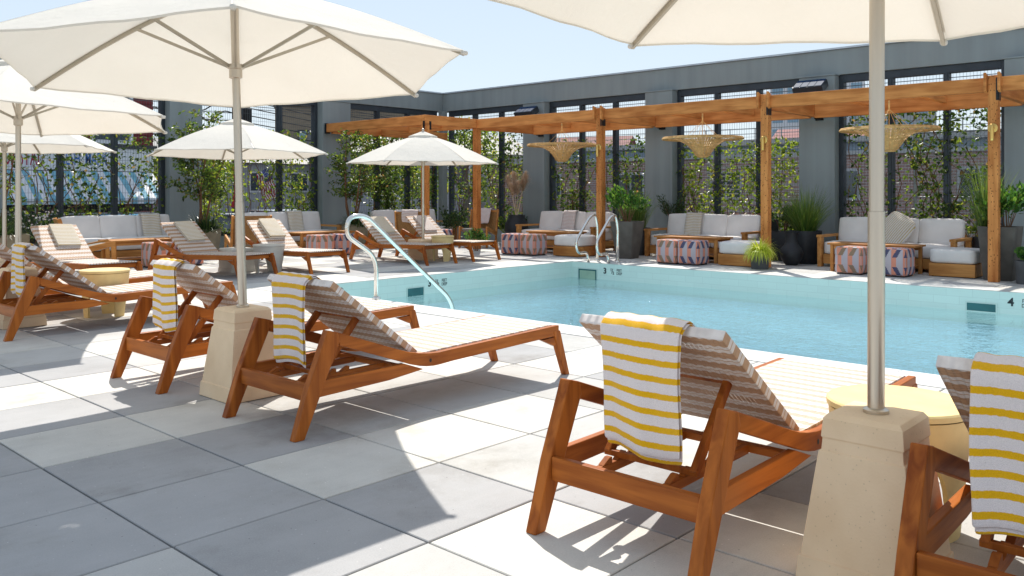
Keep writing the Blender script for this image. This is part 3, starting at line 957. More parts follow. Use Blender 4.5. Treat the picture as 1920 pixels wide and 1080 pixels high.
# ---------------------------------------------------------------- pergola
def pergola():
    t = thing('pergola', 'orange cedar timber pergola along the wall with five posts', 'pergola', (12.75, 6.2, 0))
    ox, oy = 12.75, 6.2
    posts = [(12.75, -0.28), (12.75, 2.97), (12.75, 6.22), (12.75, 9.48), (12.75, 12.72), (11.30, 12.72)]
    z1, z0 = 2.73, 2.54
    for x, y in posts:
        m = MB(); h = 0.0625
        top = 2.755 if (x > 12 and y < 12) else z0 - .002
        m.box((x - h - ox, y - h - oy, 0.0), (x + h - ox, y + h - oy, top))
        m.build('post', 'cedar_z', t, bevel=0.006)
    bt = 0.09
    ys = [-0.28, 2.97, 6.22, 9.48, 12.72]
    for a, b in zip(ys, ys[1:]):
        lo = a + 0.0645; hi = b - 0.0645 if b < 12 else b + 0.0626
        MB().box((12.75 - bt / 2 - ox, lo - oy, z0), (12.75 + bt / 2 - ox, hi - oy, z1)).build('front_beam', 'cedar_y', t, bevel=0.005)
        MB().box((14.50 - ox, a + bt / 2 + .002 - oy, z0 - 0.05), (14.585 - ox, b - bt / 2 - .002 - oy, z1 + 0.02)).build('rear_beam', 'cedar_y', t, bevel=0.005)
        # purlins
        for q in (0.34, 0.66):
            yy = a + (b - a) * q
            MB().box((12.75 + bt / 2 + .001 - ox, yy - 0.035 - oy, 2.60), (14.499 - ox, yy + 0.035 - oy, 2.70)).build('purlin', 'cedar_x', t, bevel=0.004)
    for y in ys:
        x0 = 12.75 + 0.0645 if y < 12 else 12.75 + bt / 2 + .002
        if y > 12: x0 = 12.75 + bt / 2 + .002
        MB().box((x0 - ox, y - bt / 2 - oy, z0 - .03), (14.845 - ox, y + bt / 2 - oy, z1 - .012)).build('cross_beam', 'cedar_x', t, bevel=0.005)
        # beam-end blocks lapping the post
        if y < 12:
            for s in (-1, 1):
                yb = y + s * 0.083
                P = [(-0.125, 2.55), (-0.047, 2.52), (-0.047, 2.76), (-0.125, 2.79)]
                MB().prism([(p[0], p[1]) for p in P], min(yb - .018, yb + .018) - oy, max(yb - .018, yb + .018) - oy).build('beam_end_block', 'cedar_y', t, bevel=0.004)
        # black brackets: at the post and at the wall
        br = MB()
        br.box((14.80 - ox, y - 0.065 - oy, z0 - .075), (14.846 - ox, y + 0.065 - oy, z0 - .032))
        br.box((14.72 - ox, y - 0.052 - oy, z0 - .05), (14.845 - ox, y - 0.0455 - oy, z0 + 0.10)); br.box((14.72 - ox, y + 0.0455 - oy, z0 - .05), (14.845 - ox, y + 0.052 - oy, z0 + .10))
        br.build('bracket', 'black_metal', t)
        if y < 12.5:
            b2 = MB()
            b2.box((12.680 - ox, y - 0.066 - oy, z0 - .12), (12.688 - ox, y - 0.038 - oy, z1 - .01))
            b2.box((12.70 - ox, y - 0.0715 - oy, z0 - .12), (12.80 - ox, y - 0.063 - oy, z0 + .01))
            b2.box((12.72 - ox, y - 0.0715 - oy, z0 + .01), (12.78 - ox, y - 0.063 - oy, z1 - .03))
            for s in (-.025, .025):
                b2.lathe([(0.014, 0), (0.014, 0.012)], 8, (0, 0, 0)) if False else None
            b2.build('bracket', 'black_metal', t)
    # corner pergola
    MB().box((11.30 - bt / 2 - ox, 12.72 - bt / 2 - oy, z0), (12.75 - bt / 2 - .002 - ox, 12.72 + bt / 2 - oy, z1)).build('front_beam', 'cedar_x', t, bevel=0.005)
    MB().box((11.30 - bt / 2 - ox, 12.72 + bt / 2 + .002 - oy, z0), (11.30 + bt / 2 - ox, 16.04 - oy, z1)).build('front_beam', 'cedar_y', t, bevel=0.005)
    MB().box((12.75 - bt / 2 - ox, 12.80 - oy, z0), (12.75 + bt / 2 - ox, 16.04 - oy, z1 - .02)).build('cross_beam', 'cedar_y', t, bevel=0.005)
    MB().box((11.30 + bt / 2 + .002 - ox, 15.85 - oy, z0 - .035), (14.84 - ox, 15.93 - oy, z1 - .035)).build('rear_beam', 'cedar_x', t, bevel=0.005)
    for yy in (13.8, 14.9):
        MB().box((11.30 + bt / 2 + .002 - ox, yy - .03 - oy, 2.58), (12.75 - bt / 2 - .002 - ox, yy + .03 - oy, 2.68)).build('purlin', 'cedar_x', t, bevel=0.004)
    MB().box((11.30 - bt / 2 - .006 - ox, 15.98 - oy, z0 - .03), (11.30 + bt / 2 + .006 - ox, 16.045 - oy, z1 + .01)).build('bracket', 'black_metal', t)
    for dx, dy, w in ((-0.105, -0.053, 0), (0.065, -0.053, 0), (12.75 - 11.30 - 0.02, -0.053, 0)):
        b = MB()
        b.box((11.30 + dx - ox, 12.72 + dy - .006 - oy, z0 - .10), (11.30 + dx + .045 - ox, 12.72 + dy + .006 - oy, z0 + .065))
        b.build('bracket', 'black_metal', t)
    return t
pergola()

# ---------------------------------------------------------------- pendant lamps
def pendant():
    t = thing('pendant_lamp', 'wide woven rattan pendant lamp hanging before the middle screen', 'pendant lamp', (13.62, 7.86, 0), group='woven pendant lamps under the pergola')
    prof = [(0.715, 2.150), (0.70, 2.170), (0.60, 2.165), (0.50, 2.150), (0.42, 2.125), (0.34, 2.085), (0.27, 2.04), (0.215, 1.985), (0.17, 1.92), (0.13, 1.86), (0.085, 1.828)]
    s = MB(); n = 132
    for k in range(n):
        a = 2 * PI * k / n + random.uniform(-.012, .012)
        tw = random.uniform(-0.05, 0.05)
        prev = None
        for i, (r, z) in enumerate(prof):
            aa = a + tw * i / 10
            hw = min(0.0085, 0.42 * r * 2 * PI / n + 0.0012)
            c = Vector((r * math.cos(aa), r * math.sin(aa), z + random.uniform(-.003, .003))); d = Vector((-math.sin(aa), math.cos(aa), 0)) * hw
            cur = s.add((c - d, c + d))
            if prev is not None: s.face((prev, prev + 1, cur + 1, cur))
            prev = cur
    for r, z in prof[::1]:
        s.tube([(r * math.cos(2 * PI * k / 40), r * math.sin(2 * PI * k / 40), z + 0.004) for k in range(41)], 0.0055 if 0.13 < r < 0.7 else 0.013, 5, cap=False)
    s.build('shade', 'rattan', t)
    c = MB()
    for k in range(6):
        a = 2 * PI * k / 6 + 0.3
        c.tube([(0.40 * math.cos(a), 0.40 * math.sin(a), 2.10), (0.012 * math.cos(a), 0.012 * math.sin(a), 2.47)], 0.0032, 5)
    c.tube([(0, 0, 2.45), (0, 0, 2.61)], 0.014, 8)
    c.tube([(0, 0, 2.02), (0, 0, 2.45)], 0.005, 5)
    c.build('hanger', 'rattan', t)
    MB().lathe([(0.10, 2.06), (0.115, 2.10), (0.115, 2.16), (0.10, 2.18)], 20).build('lamp_holder', 'paint_white', t, smooth='auto')
    return t
pend = pendant()
dup(pend, 'wide woven rattan pendant lamp hanging over the right hand sofa', (13.62, 4.62, 0), 0.7)
dup(pend, 'wide woven rattan pendant lamp hanging above the ladder side sofa', (13.62, 11.12, 0), 1.9)

def sconce(label, loc):
    t = thing('wall_sconce', label, 'sconce', loc, 0, 'brass sconces on the pergola posts')
    M = Matrix.Rotation(-PI / 2, 4, 'Y')
    m = MB(); m.lathe([(0.062, 0), (0.062, 0.012), (0.055, 0.016)], 24)
    m.v = [tuple(M @ Vector(p)) for p in m.v]
    m.build('backplate', 'brass', t, smooth='auto')
    b = MB(); puffy(b, (0.022, 0.024, 0.115), 0.021, 0, 6, (-0.045, 0, -0.06))
    b.build('lamp_body', 'brass', t, smooth=True, merge=True)
    return t
sc0 = sconce('brass sconce on the post between the middle and right sofas', (12.684, 6.22, 2.03))
dup(sc0, 'brass sconce on the knotty right hand post', (12.684, 2.97, 2.05))
dup(sc0, 'brass sconce on the post behind the grab rails', (12.684, 9.48, 2.02))

def floodlight(label, loc):
    t = thing('floodlight', label, 'floodlight', loc, 0, 'black floodlights on the wall pillars')
    b = MB(); M = Matrix.Rotation(R(-32), 4, 'Y')
    b.box((-0.24, -0.27, -0.07), (0.04, 0.27, 0.07), M); b.build('housing', 'lamp_black', t, bevel=0.012)
    g = MB()
    for k in range(4):
        y = -0.255 + k * 0.129
        g.box((-0.225, y, 0.0705), (0.03, y + 0.118, 0.078), M)
    g.build('fin', 'lamp_glass', t)
    MB().box((0.0, -0.05, -0.16), (0.145, 0.05, 0.04)).build('mount', 'black_metal', t, bevel=0.004)
floodlight('black floodlight on the pillar between the right and middle screens', (14.70, 6.3, 3.10))
floodlight('black floodlight on the pillar near the wall corner', (14.70, 12.98, 3.08))
# ================================================================ LOUNGERS
def lounger_proto():
    t = thing('sun_lounger', 'x', 'sun lounger', group='teak sun loungers round the pool')
    leg = [(-0.03, 0), (0.028, 0), (0.135, 0.235), (0.236, 0.452), (0.225, 0.498), (0.163, 0.515), (0.05, 0.245)]
    fl = [(1.912, 0.272), (1.972, 0.300), (2.072, 0), (2.028, 0)]
    fl = [(2.028, 0), (2.072, 0), (1.975, 0.300), (1.905, 0.300)]
    def bez(p0, p1, p2, n=5):
        return [((1 - q) ** 2 * p0[0] + 2 * q * (1 - q) * p1[0] + q * q * p2[0], (1 - q) ** 2 * p0[1] + 2 * q * (1 - q) * p1[1] + q * q * p2[1]) for q in [i / n for i in range(n + 1)]]
    top = [(0.227, 0.497)] + bez((0.62, 0.358), (0.80, 0.292), (0.98, 0.307)) + [(1.965, 0.334)]
    bot = [(1.965, 0.268), (1.02, 0.240)] + bez((0.92, 0.234), (0.80, 0.226), (0.66, 0.282)) + [(0.237, 0.430)]
    rail = bot[::-1] + top[::-1]
    rail = [(0.237, 0.430)] + bez((0.66, 0.282), (0.80, 0.226), (0.92, 0.234)) + [(1.02, 0.240), (1.965, 0.268), (1.965, 0.334)] + bez((0.98, 0.307), (0.80, 0.292), (0.62, 0.358)) + [(0.227, 0.497)]
    low = [(0.055, 0.188), (0.56, 0.203), (0.80, 0.2255), (0.66, 0.276), (0.095, 0.268)]
    for s in (-1, 1):
        def ys(a, b): return (a, b) if s > 0 else (-b, -a)
        MB().prism(leg, *ys(0.298, 0.345)).build('rear_leg', 'teak_upright', t, bevel=0.005)
        MB().prism(fl, *ys(0.302, 0.343)).build('front_leg', 'teak_upright', t, bevel=0.005)
        m = MB(); m.prism(rail, *ys(0.303, 0.340)); m.build('side_rail', 'teak_long', t, bevel=0.004)
        MB().prism(low, *ys(0.305, 0.337)).build('lower_rail', 'teak_long', t, bevel=0.004)
        g = MB(); g.prism([(1.80, 0.255), (1.93, 0.20), (1.96, 0.262)], *ys(0.306, 0.336)); g.build('gusset', 'teak_long', t, bevel=0.003)
        b = MB(); yy = s * 0.3405
        b.v = []; k = 12
        n = b.add([(0.845 + 0.0085 * math.cos(2 * PI * q / k), yy + s * 0.0008, 0.268 + 0.011 * math.sin(2 * PI * q / k)) for q in range(k)])
        b.face([n + q for q in (range(k) if s < 0 else reversed(range(k)))])
        b.build('hinge_hole', 'hinge_black', t)
    MB().beam((0.072, -0.297, 0.215), (0.072, 0.297, 0.215), 0.030, 0.085).build('rear_cross_rail', 'teak_cross', t, bevel=0.004)
    MB().beam((1.90, -0.302, 0.285), (1.90, 0.302, 0.285), 0.028, 0.055).build('front_cross_rail', 'teak_cross', t, bevel=0.004)
    MB().beam((0.70, -0.304, 0.238), (0.70, 0.304, 0.238), 0.045, 0.028).build('middle_cross_rail', 'teak_cross', t, bevel=0.003)
    for y in (-0.135, 0.135):
        r = MB()
        r.beam((0.088, y, 0.225), (0.677, y, 0.238), 0.024, 0.034)
        for k in range(4):
            x = 0.13 + k * 0.085
            z = 0.243 + (x - .088) * .022
            r.prism([(x, z), (x + 0.055, z), (x + 0.055, z + 0.022), (x + 0.04, z + 0.022)], y - 0.012, y + 0.012)
        r.build('ratchet_bar', 'teak_long', t, bevel=0.002)
    p = MB()
    for y in (-0.175, 0.175):
        p.beam((0.235, y, 0.258), (0.470, y, 0.535), 0.024, 0.036)
    p.beam((0.470, -0.19, 0.540), (0.470, 0.19, 0.540), 0.030, 0.036, up=(0.77, 0, 0.63))
    p.beam((0.237, -0.19, 0.262), (0.237, 0.19, 0.262), 0.022, 0.022)
    p.build('prop_frame', 'teak_upright', t, bevel=0.003)
    # back panel (local x along the panel, local -z to the sitter's side)
    bk = MB(); puffy(bk, (0.355, 0.295, 0.020), 0.006, 0, 10, (0.350, 0, 0.020))
    bk.build('backrest', 'strap_weave', t, smooth='auto', loc=(0.79, 0, 0.325), rot=(0, R(-142.6), 0), merge=True)
    st = MB(); puffy(st, (0.575, 0.3015, 0.009), 0.006, 0, 10, (0, 0, 0))
    st.build('seat', 'strap_weave_pale', t, smooth='auto', loc=(1.368, 0, 0.3165), rot=(0, R(-1.35), 0), merge=True)
    cr = MB()
    for x in (0.9, 1.2, 1.5, 1.72):
        cr.beam((x, -0.302, 0.282), (x, 0.302, 0.282), 0.03, 0.022)
    cr.build('seat_slat', 'teak_cross', t)
    return t

L0 = lounger_proto()
ANG = R(142.6 - 180 + 0)   # backrest pitch helper
def place(root, label, x, y, rz=0.0):
    return dup(root, label, (x, y, 0), rz)
loungers = {}
specs = [
    ('C', 'near teak lounger with striped towel left of the large right parasol base', 2.275, 1.655, 0.0),
    ('D', 'cropped teak lounger at the right edge behind the large parasol base', 2.30, 0.435, 0.0),
    ('A', 'teak lounger in the middle with dark tan woven back and striped towel', 2.33, 3.87, 0.0),
    ('B', 'teak lounger half hidden behind the middle parasol base', 2.33, 5.30, 0.0),
    ('E', 'teak lounger at the left edge with narrow hanging towel', 2.31, 7.95, 0.0),
    ('F', 'teak lounger at far left behind the yellow table, mostly hidden', 2.34, 9.06, 0.0),
    ('K', 'lounger facing us beside the wooden armchair with folded towel on its back', 4.30, 12.62, -PI / 2 + R(3)),
    ('G', 'lounger facing us just left of the far parasol pole with ochre striped towel', 6.02, 12.62, -PI / 2 + R(9)),
    ('H', 'lounger facing us with bright folded towel right of the white side table', 7.40, 12.46, -PI / 2),
    ('I', 'lounger facing us seen through the pool handrail', 9.60, 12.44, -PI / 2),
    ('J', 'lounger facing us right of the small yellow drum table', 10.66, 12.44, -PI / 2),
]
for i, (k, lab, x, y, rz) in enumerate(specs):
    if i == 0:
        o = L0; o.location = (x, y, 0); o.rotation_euler = (0, 0, rz); o['label'] = lab
    else:
        o = place(L0, lab, x, y, rz)
    loungers[k] = o

# ---------------------------------------------------------------- towels
def towel_mesh(front, hang, width, thick, seed, wav=0.011, layers=2, skew=0.0):
    """draped over the upper edge of the reclined back; local frame = lounger frame"""
    rnd = random.Random(seed)
    a = R(37.4)
    topx, topz = 0.79 - 0.705 * math.cos(a), 0.325 + 0.705 * math.sin(a)
    # path from the sitter's side over the top edge and straight down behind
    fx, fz = math.cos(a), -math.sin(a)          # down the front of the back
    nx, nz = math.sin(a), math.cos(a)
    off = 0.001
    path = []
    nf = 8
    for i in range(nf + 1):
        q = front * (1 - i / nf)
        path.append((topx + fx * q + nx * off + 0.004, topz + fz * q + nz * off))
    path.append((topx - 0.014, topz - 0.003)); path.append((topx - 0.036, topz - 0.018))
    ex = topx - 0.046
    nh = 22
    for i in range(nh + 1):
        path.append((ex - 0.004, topz - 0.030 - hang * i / nh))
    mb = MB(); nw = 14
    ln = [0]
    for p, q in zip(path, path[1:]): ln.append(ln[-1] + math.dist(p, q))
    ph = rnd.uniform(0, 6); ph2 = rnd.uniform(0, 6)
    def surf(i, w, o):
        x, z = path[i]
        # outward normal of the path
        j0, j1 = max(i - 1, 0), min(i + 1, len(path) - 1)
        tx, tz = path[j1][0] - path[j0][0], path[j1][1] - path[j0][1]
        l = math.hypot(tx, tz); n_ = (-(-tz / l), -tx / l)
        n_ = (tz / l, -tx / l)
        down = max(0.0, (ln[i] - front) / hang)
        ripple = wav * min(1, down * 1.4) * math.sin(w * 9 + ph + down * 1.5) + 0.3 * wav * math.sin(w * 23 + ph2)
        zz = 0.012 * down * math.sin(w * 5 + ph2) * (1 if i > nf + 2 else 0)
        yw = width * (w - 0.5) * (1 - 0.05 * down + 0.015 * math.sin(down * 7 + ph)) + skew * down
        return (x + n_[0] * (o + ripple), yw, z + n_[1] * (o + ripple) + zz)
    lay = [(0.0, thick * 0.5, 0, 0.0), (thick * 0.56, thick * 0.5, -1, 0.004)][:layers]
    for o0, th, trim, yo in lay:
        m = len(path) + trim
        outer = []; inner = []
        for i in range(m):
            rim = 0.35 if i in (0, m - 1) else 1.0
            outer.append(mb.add([(p[0], p[1] + yo, p[2]) for p in [surf(i, k / nw, o0 + th * (0.5 + 0.5 * rim * (0.4 if k in (0, nw) else 1))) for k in range(nw + 1)]]))
            inner.append(mb.add([(p[0], p[1] + yo, p[2]) for p in [surf(i, k / nw, o0 + th * (0.5 - 0.5 * rim * (0.4 if k in (0, nw) else 1))) for k in range(nw + 1)]]))
        for i in range(m - 1):
            for k in range(nw):
                uv = [(k / nw * width, ln[i]), ((k + 1) / nw * width, ln[i]), ((k + 1) / nw * width, ln[i + 1]), (k / nw * width, ln[i + 1])]
                mb.face((outer[i] + k, outer[i] + k + 1, outer[i + 1] + k + 1, outer[i + 1] + k), uv)
                mb.face((inner[i] + k + 1, inner[i] + k, inner[i + 1] + k, inner[i + 1] + k + 1), [uv[1], uv[0], uv[3], uv[2]])
            for k, fl in ((0, 0), (nw, 1)):
                ids = (outer[i] + k, outer[i + 1] + k, inner[i + 1] + k, inner[i] + k)
                u4 = [(0, ln[i]), (0, ln[i + 1]), (0, ln[i + 1]), (0, ln[i])]
                mb.face(ids if fl == 0 else ids[::-1], u4 if fl == 0 else u4[::-1])
        for i in (0, m - 1):
            for k in range(nw):
                ids = (outer[i] + k, inner[i] + k, inner[i] + k + 1, outer[i] + k + 1)
                mb.face(ids if i == 0 else ids[::-1], [(0, ln[i])] * 4)
    return mb

def drape(key, y, label, front=0.12, hang=0.40, width=0.27, seed=1, skew=0.0, wav=0.011):
    lo = loungers[key]
    o = towel_mesh(front, hang, width, 0.018, seed, wav, 2, skew).build('pool_towel', 'towel_yellow', None, smooth=True)
    o.location = (lo.location.x, lo.location.y + y, 0)
    o.modifiers.new('sub', 'SUBSURF').levels = 1
    o.modifiers['sub'].render_levels = 1
    tag(o, label, 'towel', 'yellow striped towels draped over loungers')
drape('C', 0.0, 'yellow striped towel hanging on the near lounger left of the right parasol pole', 0.10, 0.425, 0.325, 3, -0.012)
drape('D', 0.045, 'yellow striped towel cropped by the right edge of the picture', 0.10, 0.42, 0.30, 5)
drape('A', 0.025, 'yellow striped towel hanging on the middle lounger', 0.07, 0.425, 0.31, 8, -0.012, 0.010)
drape('B', 0.0, 'yellow striped towel on the lounger behind the middle parasol base', 0.08, 0.40, 0.31, 9, -0.01)
drape('E', -0.01, 'narrow yellow striped towel on the lounger at the left edge', 0.32, 0.40, 0.26, 12)
drape('F', 0.05, 'yellow striped towel on the mostly hidden lounger at far left', 0.25, 0.36, 0.28, 14)

def folded(key, s, y, label, mat='towel_ochre', ln=0.44, wd=0.30, thick=0.035, skew=0.0):
    """folded towel lying on the reclined back of a lounger that faces us"""
    lo = loungers[key]
    mb = MB()
    for li in range(2):
        n0 = len(mb.v); f0 = len(mb.f)
        h = thick / 2
        puffy(mb, (ln / 2, wd / 2, h / 2), h * 0.48, 0.002, 10, (0.006 * li, 0.004 * li, -(h * li + h / 2)))
        for fi in range(f0, len(mb.f)):
            mb.uv[fi] = [(mb.v[k][1] + .5, mb.v[k][0] + .5) for k in mb.f[fi]]
    o = mb.build('folded_towel', mat, None, smooth='auto')
    M = Matrix.Translation(lo.location) @ Matrix.Rotation(lo.rotation_euler.z, 4, 'Z') @ Matrix.Translation((0.79, y, 0.325)) @ Matrix.Rotation(R(-142.6), 4, 'Y') @ Matrix.Translation((s, 0, -0.001)) @ Matrix.Rotation(skew, 4, 'Z')
    o.matrix_world = M
    tag(o, label, 'towel', 'folded towels on the loungers facing us')
folded('K', 0.46, 0.06, 'folded ochre striped towel on the lounger beside the armchair', skew=0.05)
folded('G', 0.45, 0.05, 'folded ochre striped towel on the lounger left of the far parasol pole', skew=-0.03)
folded('H', 0.45, 0.02, 'thick folded pale towel on the lounger right of the white table', thick=0.06)
folded('I', 0.45, 0.05, 'folded striped towel on the lounger behind the pool handrail')
folded('J', 0.45, 0.0, 'folded pink striped towel on the lounger right of the yellow drum table', 'towel_pink')

# ================================================================ PARASOLS
def parasol(label, x, y, RR, rim, rise, rot, lean=(0, 0), tilt=(0, 0), base='big', fold=0.0, pr=0.026):
    t = thing('parasol', label, 'parasol', (x, y, 0), 0, 'cream canvas parasols on steel poles')
    rnd = random.Random(int(x * 100 + y * 10))
    # base
    if base == 'big':
        bw, tw, bh = 0.180, 0.118, 0.52
        prof = [(bw, 0.004), (bw - .006, 0.085), (bw - 0.012, 0.088), (tw + 0.010, bh - 0.115), (tw + 0.004, bh - 0.112), (tw + .001, bh - 0.075), (tw + .005, bh - 0.072), (tw, bh - 0.015), (tw - 0.012, bh)]
    else:
        bw, tw, bh = 0.20, 0.185, 0.36
        prof = [(bw, 0.004), (bw - .004, 0.06), (bw - 0.01, 0.063), (tw + 0.004, bh - 0.05), (tw + .008, bh - 0.047), (tw + .004, bh - 0.012), (tw - 0.01, bh)]
    m = MB(); rings = []
    for h, z in prof:
        rings.append(m.add([(-h, -h, z), (h, -h, z), (h, h, z), (-h, h, z)]))
    for a, b in zip(rings, rings[1:]):
        for k in range(4):
            j = (k + 1) % 4
            m.face((a + k, a + j, b + j, b + k))
    m.face([rings[0] + k for k in (3, 2, 1, 0)]); m.face([rings[-1] + k for k in range(4)])
    m.build('base', 'cast_stone' if base != 'white' else 'white_concrete', t, bevel=0.007, segs=3)
    top = rim + rise
    def pz(z):   # pole axis, leaning
        q = max(0, z - bh)
        return Vector((lean[0] * q, lean[1] * q, z))
    zj = bh + 0.62
    p = MB(); p.tube([pz(bh - .004), pz(zj)], pr, 20); p.build('pole', 'brushed_steel', t, smooth='auto')
    p2 = MB(); p2.tube([pz(zj + .0005), pz(top - 0.02)], pr - 0.003, 20); p2.build('pole', 'brushed_steel', t, smooth='auto')
    MB().lathe([(pr + .012, 0.0), (pr + .012, 0.010), (pr + .003, 0.016)], 20, pz(bh)).build('collar', 'brushed_steel', t, smooth='auto')
    C = pz(rim)
    def tz(v):   # tilt of the whole canopy about the hub
        return Vector((v[0] + C[0], v[1] + C[1], v[2] + v[0] * tilt[0] + v[1] * tilt[1]))
    hubz = rim + 0.02
    hb = MB(); hb.lathe([(pr + .003, -.075), (pr + .012, -.07), (pr + .012, -.02), (pr + .022, -.016), (pr + .022, 0.008), (pr + .004, 0.012)], 20, pz(hubz)).build('hub', 'brushed_steel', t, smooth='auto')
    V = [(RR * math.cos(rot + k * PI / 3), RR * math.sin(rot + k * PI / 3)) for k in range(6)]
    def surf(i, r, a):
        v0, v1 = V[i], V[(i + 1) % 6]
        pull = 1 - 0.022 * math.sin(PI * a) * r ** 2
        x_, y_ = (v0[0] * (1 - a) + v1[0] * a) * r * pull, (v0[1] * (1 - a) + v1[1] * a) * r * pull
        z = rim + rise * (1 - r) + 0.045 * math.sin(PI * r) - 0.020 * math.sin(PI * a) * r * (1.2 - r) * 2 * 0.6
        z += 0.004 * math.sin(a * 17 + i * 2.1) * r ** 3
        return tz((x_, y_, z))
    c = MB(); nr, na = 12, 10
    r0 = 0.085
    for i in range(6):
        g = []
        for q in range(nr + 1):
            r = r0 + (1 - r0) * q / nr
            g.append(c.add([surf(i, r, k / na) for k in range(na + 1)]))
        # hem turned down
        hem = []
        for k in range(na + 1):
            s = surf(i, 1.0, k / na); s2 = s.copy(); s2.z -= 0.010; hem.append(s2 + (Vector((C[0], C[1], 0)) - Vector((s.x, s.y, 0))) * 0.006)
        g.append(c.add(hem))
        for q in range(nr + 1):
            for k in range(na):
                c.face((g[q] + k, g[q + 1] + k, g[q + 1] + k + 1, g[q] + k + 1))
    for i in range(6):
        # rib pocket: a narrow sewn strip along the seam
        for sgn_, j0 in ((1, i), (-1, (i - 1) % 6)):
            pa = []
            for q in range(nr + 1):
                r = r0 + (0.965 - r0) * q / nr
                w_ = min(0.22, 0.018 / (r * RR))
                pa.append(c.add([surf(j0, r, 0.0 if sgn_ > 0 else 1.0) + Vector((0, 0, -0.004)), surf(j0, r, w_ if sgn_ > 0 else 1 - w_) + Vector((0, 0, -0.003))]))
            for a_, b_ in zip(pa, pa[1:]):
                c.face((a_, b_, b_ + 1, a_ + 1))
    co = c.build('canopy', 'canvas', t, smooth='auto', merge=True)
    vc = MB()
    for i in range(6):
        g = []
        for q in range(5):
            r = 0.02 + 0.17 * q / 4
            g.append(vc.add([surf(i, r, k / 6) + Vector((0, 0, 0.045 - 0.02 * (q / 4) + (0.012 * math.sin(PI * k / 6) if q == 4 else 0))) for k in range(7)]))
        g.append(vc.add([surf(i, 0.192, k / 6) + Vector((0, 0, 0.006 - 0.012 * math.sin(PI * k / 6))) for k in range(7)]))
        for q in range(5):
            for k in range(6):
                vc.face((g[q] + k, g[q + 1] + k, g[q + 1] + k + 1, g[q] + k + 1))
    vc.build('vent_cap', 'canvas', t, smooth='auto', merge=True)
    MB().lathe([(0.02, 0.0), (0.028, 0.02), (0.02, 0.05), (0.004, 0.062)], 14, tz((0, 0, top + .035))).build('finial', 'brushed_steel', t, smooth=True)
    for i in range(6):
        rb = MB(); pts = []
        for q in range(9):
            r = 0.05 + 0.955 * q / 8
            s = surf(i, min(r, 1.0), 0.0); s = s + Vector((0, 0, -0.018))
            pts.append(s)
        for a, b in zip(pts, pts[1:]):
            rb.beam(a, b, 0.014, 0.022)
        rib = rb.build('rib', 'rib_metal', t)
        mid = surf(i, 0.47, 0.0) + Vector((0, 0, -0.028))
        ang = rot + i * PI / 3
        st = MB()
        h0 = pz(hubz) + Vector((math.cos(ang) * (pr + .016), math.sin(ang) * (pr + .016), -0.005))
        st.beam(h0, mid, 0.012, 0.018)
        st.build('strut', 'rib_metal', t)
        tip = surf(i, 1.0, 0) + Vector((0, 0, -0.012))
        tp = MB(); puffy(tp, (0.020, 0.015, 0.013), 0.011, 0, 4); Mt = Matrix.Translation(tip + Vector((math.cos(ang) * 0.002, math.sin(ang) * .002, 0))) @ Matrix.Rotation(ang, 4, 'Z')
        tp.v = [tuple(Mt @ Vector(p)) for p in tp.v]
        tp.build('rib_tip', 'canvas', t, smooth=True, merge=True)
    return t
parasol('large cream parasol over the middle loungers, its underside facing us', 2.64, 4.59, 1.40, 1.925, 0.52, 0.0, (-0.020, 0.020), (-0.018, -0.062))
parasol('cream parasol at upper right with sand stone base in front of the pool', 2.70, 0.955, 1.36, 1.87, 0.52, R(8), (0.002, -0.002), (0.0, 0.0), pr=0.0255)
parasol('cream parasol at upper left edge over the left loungers', 2.64, 8.44, 1.40, 1.85, 0.52, R(4), (0.0, 0.0), (-0.02, -0.03))
parasol('cream parasol low at left edge behind the left pole', 3.70, 12.35, 1.36, 1.78, 0.50, R(-6), (0, 0), (-.01, -.01), 'small')
parasol('far cream parasol behind the middle steel pole, over two loungers', 6.66, 11.75, 1.37, 1.77, 0.50, R(10), (0, 0), (-.01, -.02), 'white')
parasol('far cream parasol in front of the corner pergola', 10.12, 11.45, 1.33, 1.72, 0.52, R(20), (0, 0), (0, 0.0), 'small')

# ---------------------------------------------------------------- drum side tables
def drum_table(label, x, y, r, h, mat, rz=0.0, group='round concrete drum tables'):
    t = thing('side_table', label, 'side table', (x, y, 0), rz, group)
    MB().lathe([(r - .012, h - 0.028), (r, h - 0.024), (r, h - 0.006), (r - .006, h)], 48).build('table_top', mat, t, smooth='auto')
    b = MB(); n = 96
    def r_at(z): return r * (0.985 - 0.17 * (1 - z / h))
    for ring in (0, 1):
        pass
    cols = []
    for k in range(n + 1):
        a = 2 * PI * k / n
        f = (k / n * 3) % 1.0
        u = (f - 0.5) / 0.34
        zb = 0.0 if abs(u) >= 1 else 0.70 * (h - .03) * (1 - abs(u) ** 2.6) ** 0.5
        col = []
        for q in range(9):
            z = zb + (h - 0.03 - zb) * q / 8
            col.append((a, z))
        cols.append(col)
    outs = []; ins = []
    for col in cols:
        outs.append(b.add([(r_at(z) * math.cos(a), r_at(z) * math.sin(a), z + 0.0) for a, z in col]))
        ins.append(b.add([((r_at(z) - 0.022) * math.cos(a), (r_at(z) - 0.022) * math.sin(a), z) for a, z in col]))
    for k in range(n):
        for q in range(8):
            b.face((outs[k] + q, outs[k + 1] + q, outs[k + 1] + q + 1, outs[k] + q + 1))
            b.face((ins[k + 1] + q, ins[k] + q, ins[k] + q + 1, ins[k + 1] + q + 1))
        b.face((outs[k + 1], outs[k], ins[k], ins[k + 1]))
    b.build('base', mat, t, smooth='auto')
    return t
drum_table('large yellow drum table behind the right parasol base', 3.22, 1.06, 0.245, 0.45, 'yellow_concrete', 0.5)
drum_table('yellow drum table between the loungers at the left', 3.42, 8.50, 0.225, 0.45, 'yellow_concrete', 1.0)
drum_table('small yellow drum table between two far loungers', 10.13, 10.95, 0.20, 0.44, 'yellow_concrete', 0.2)
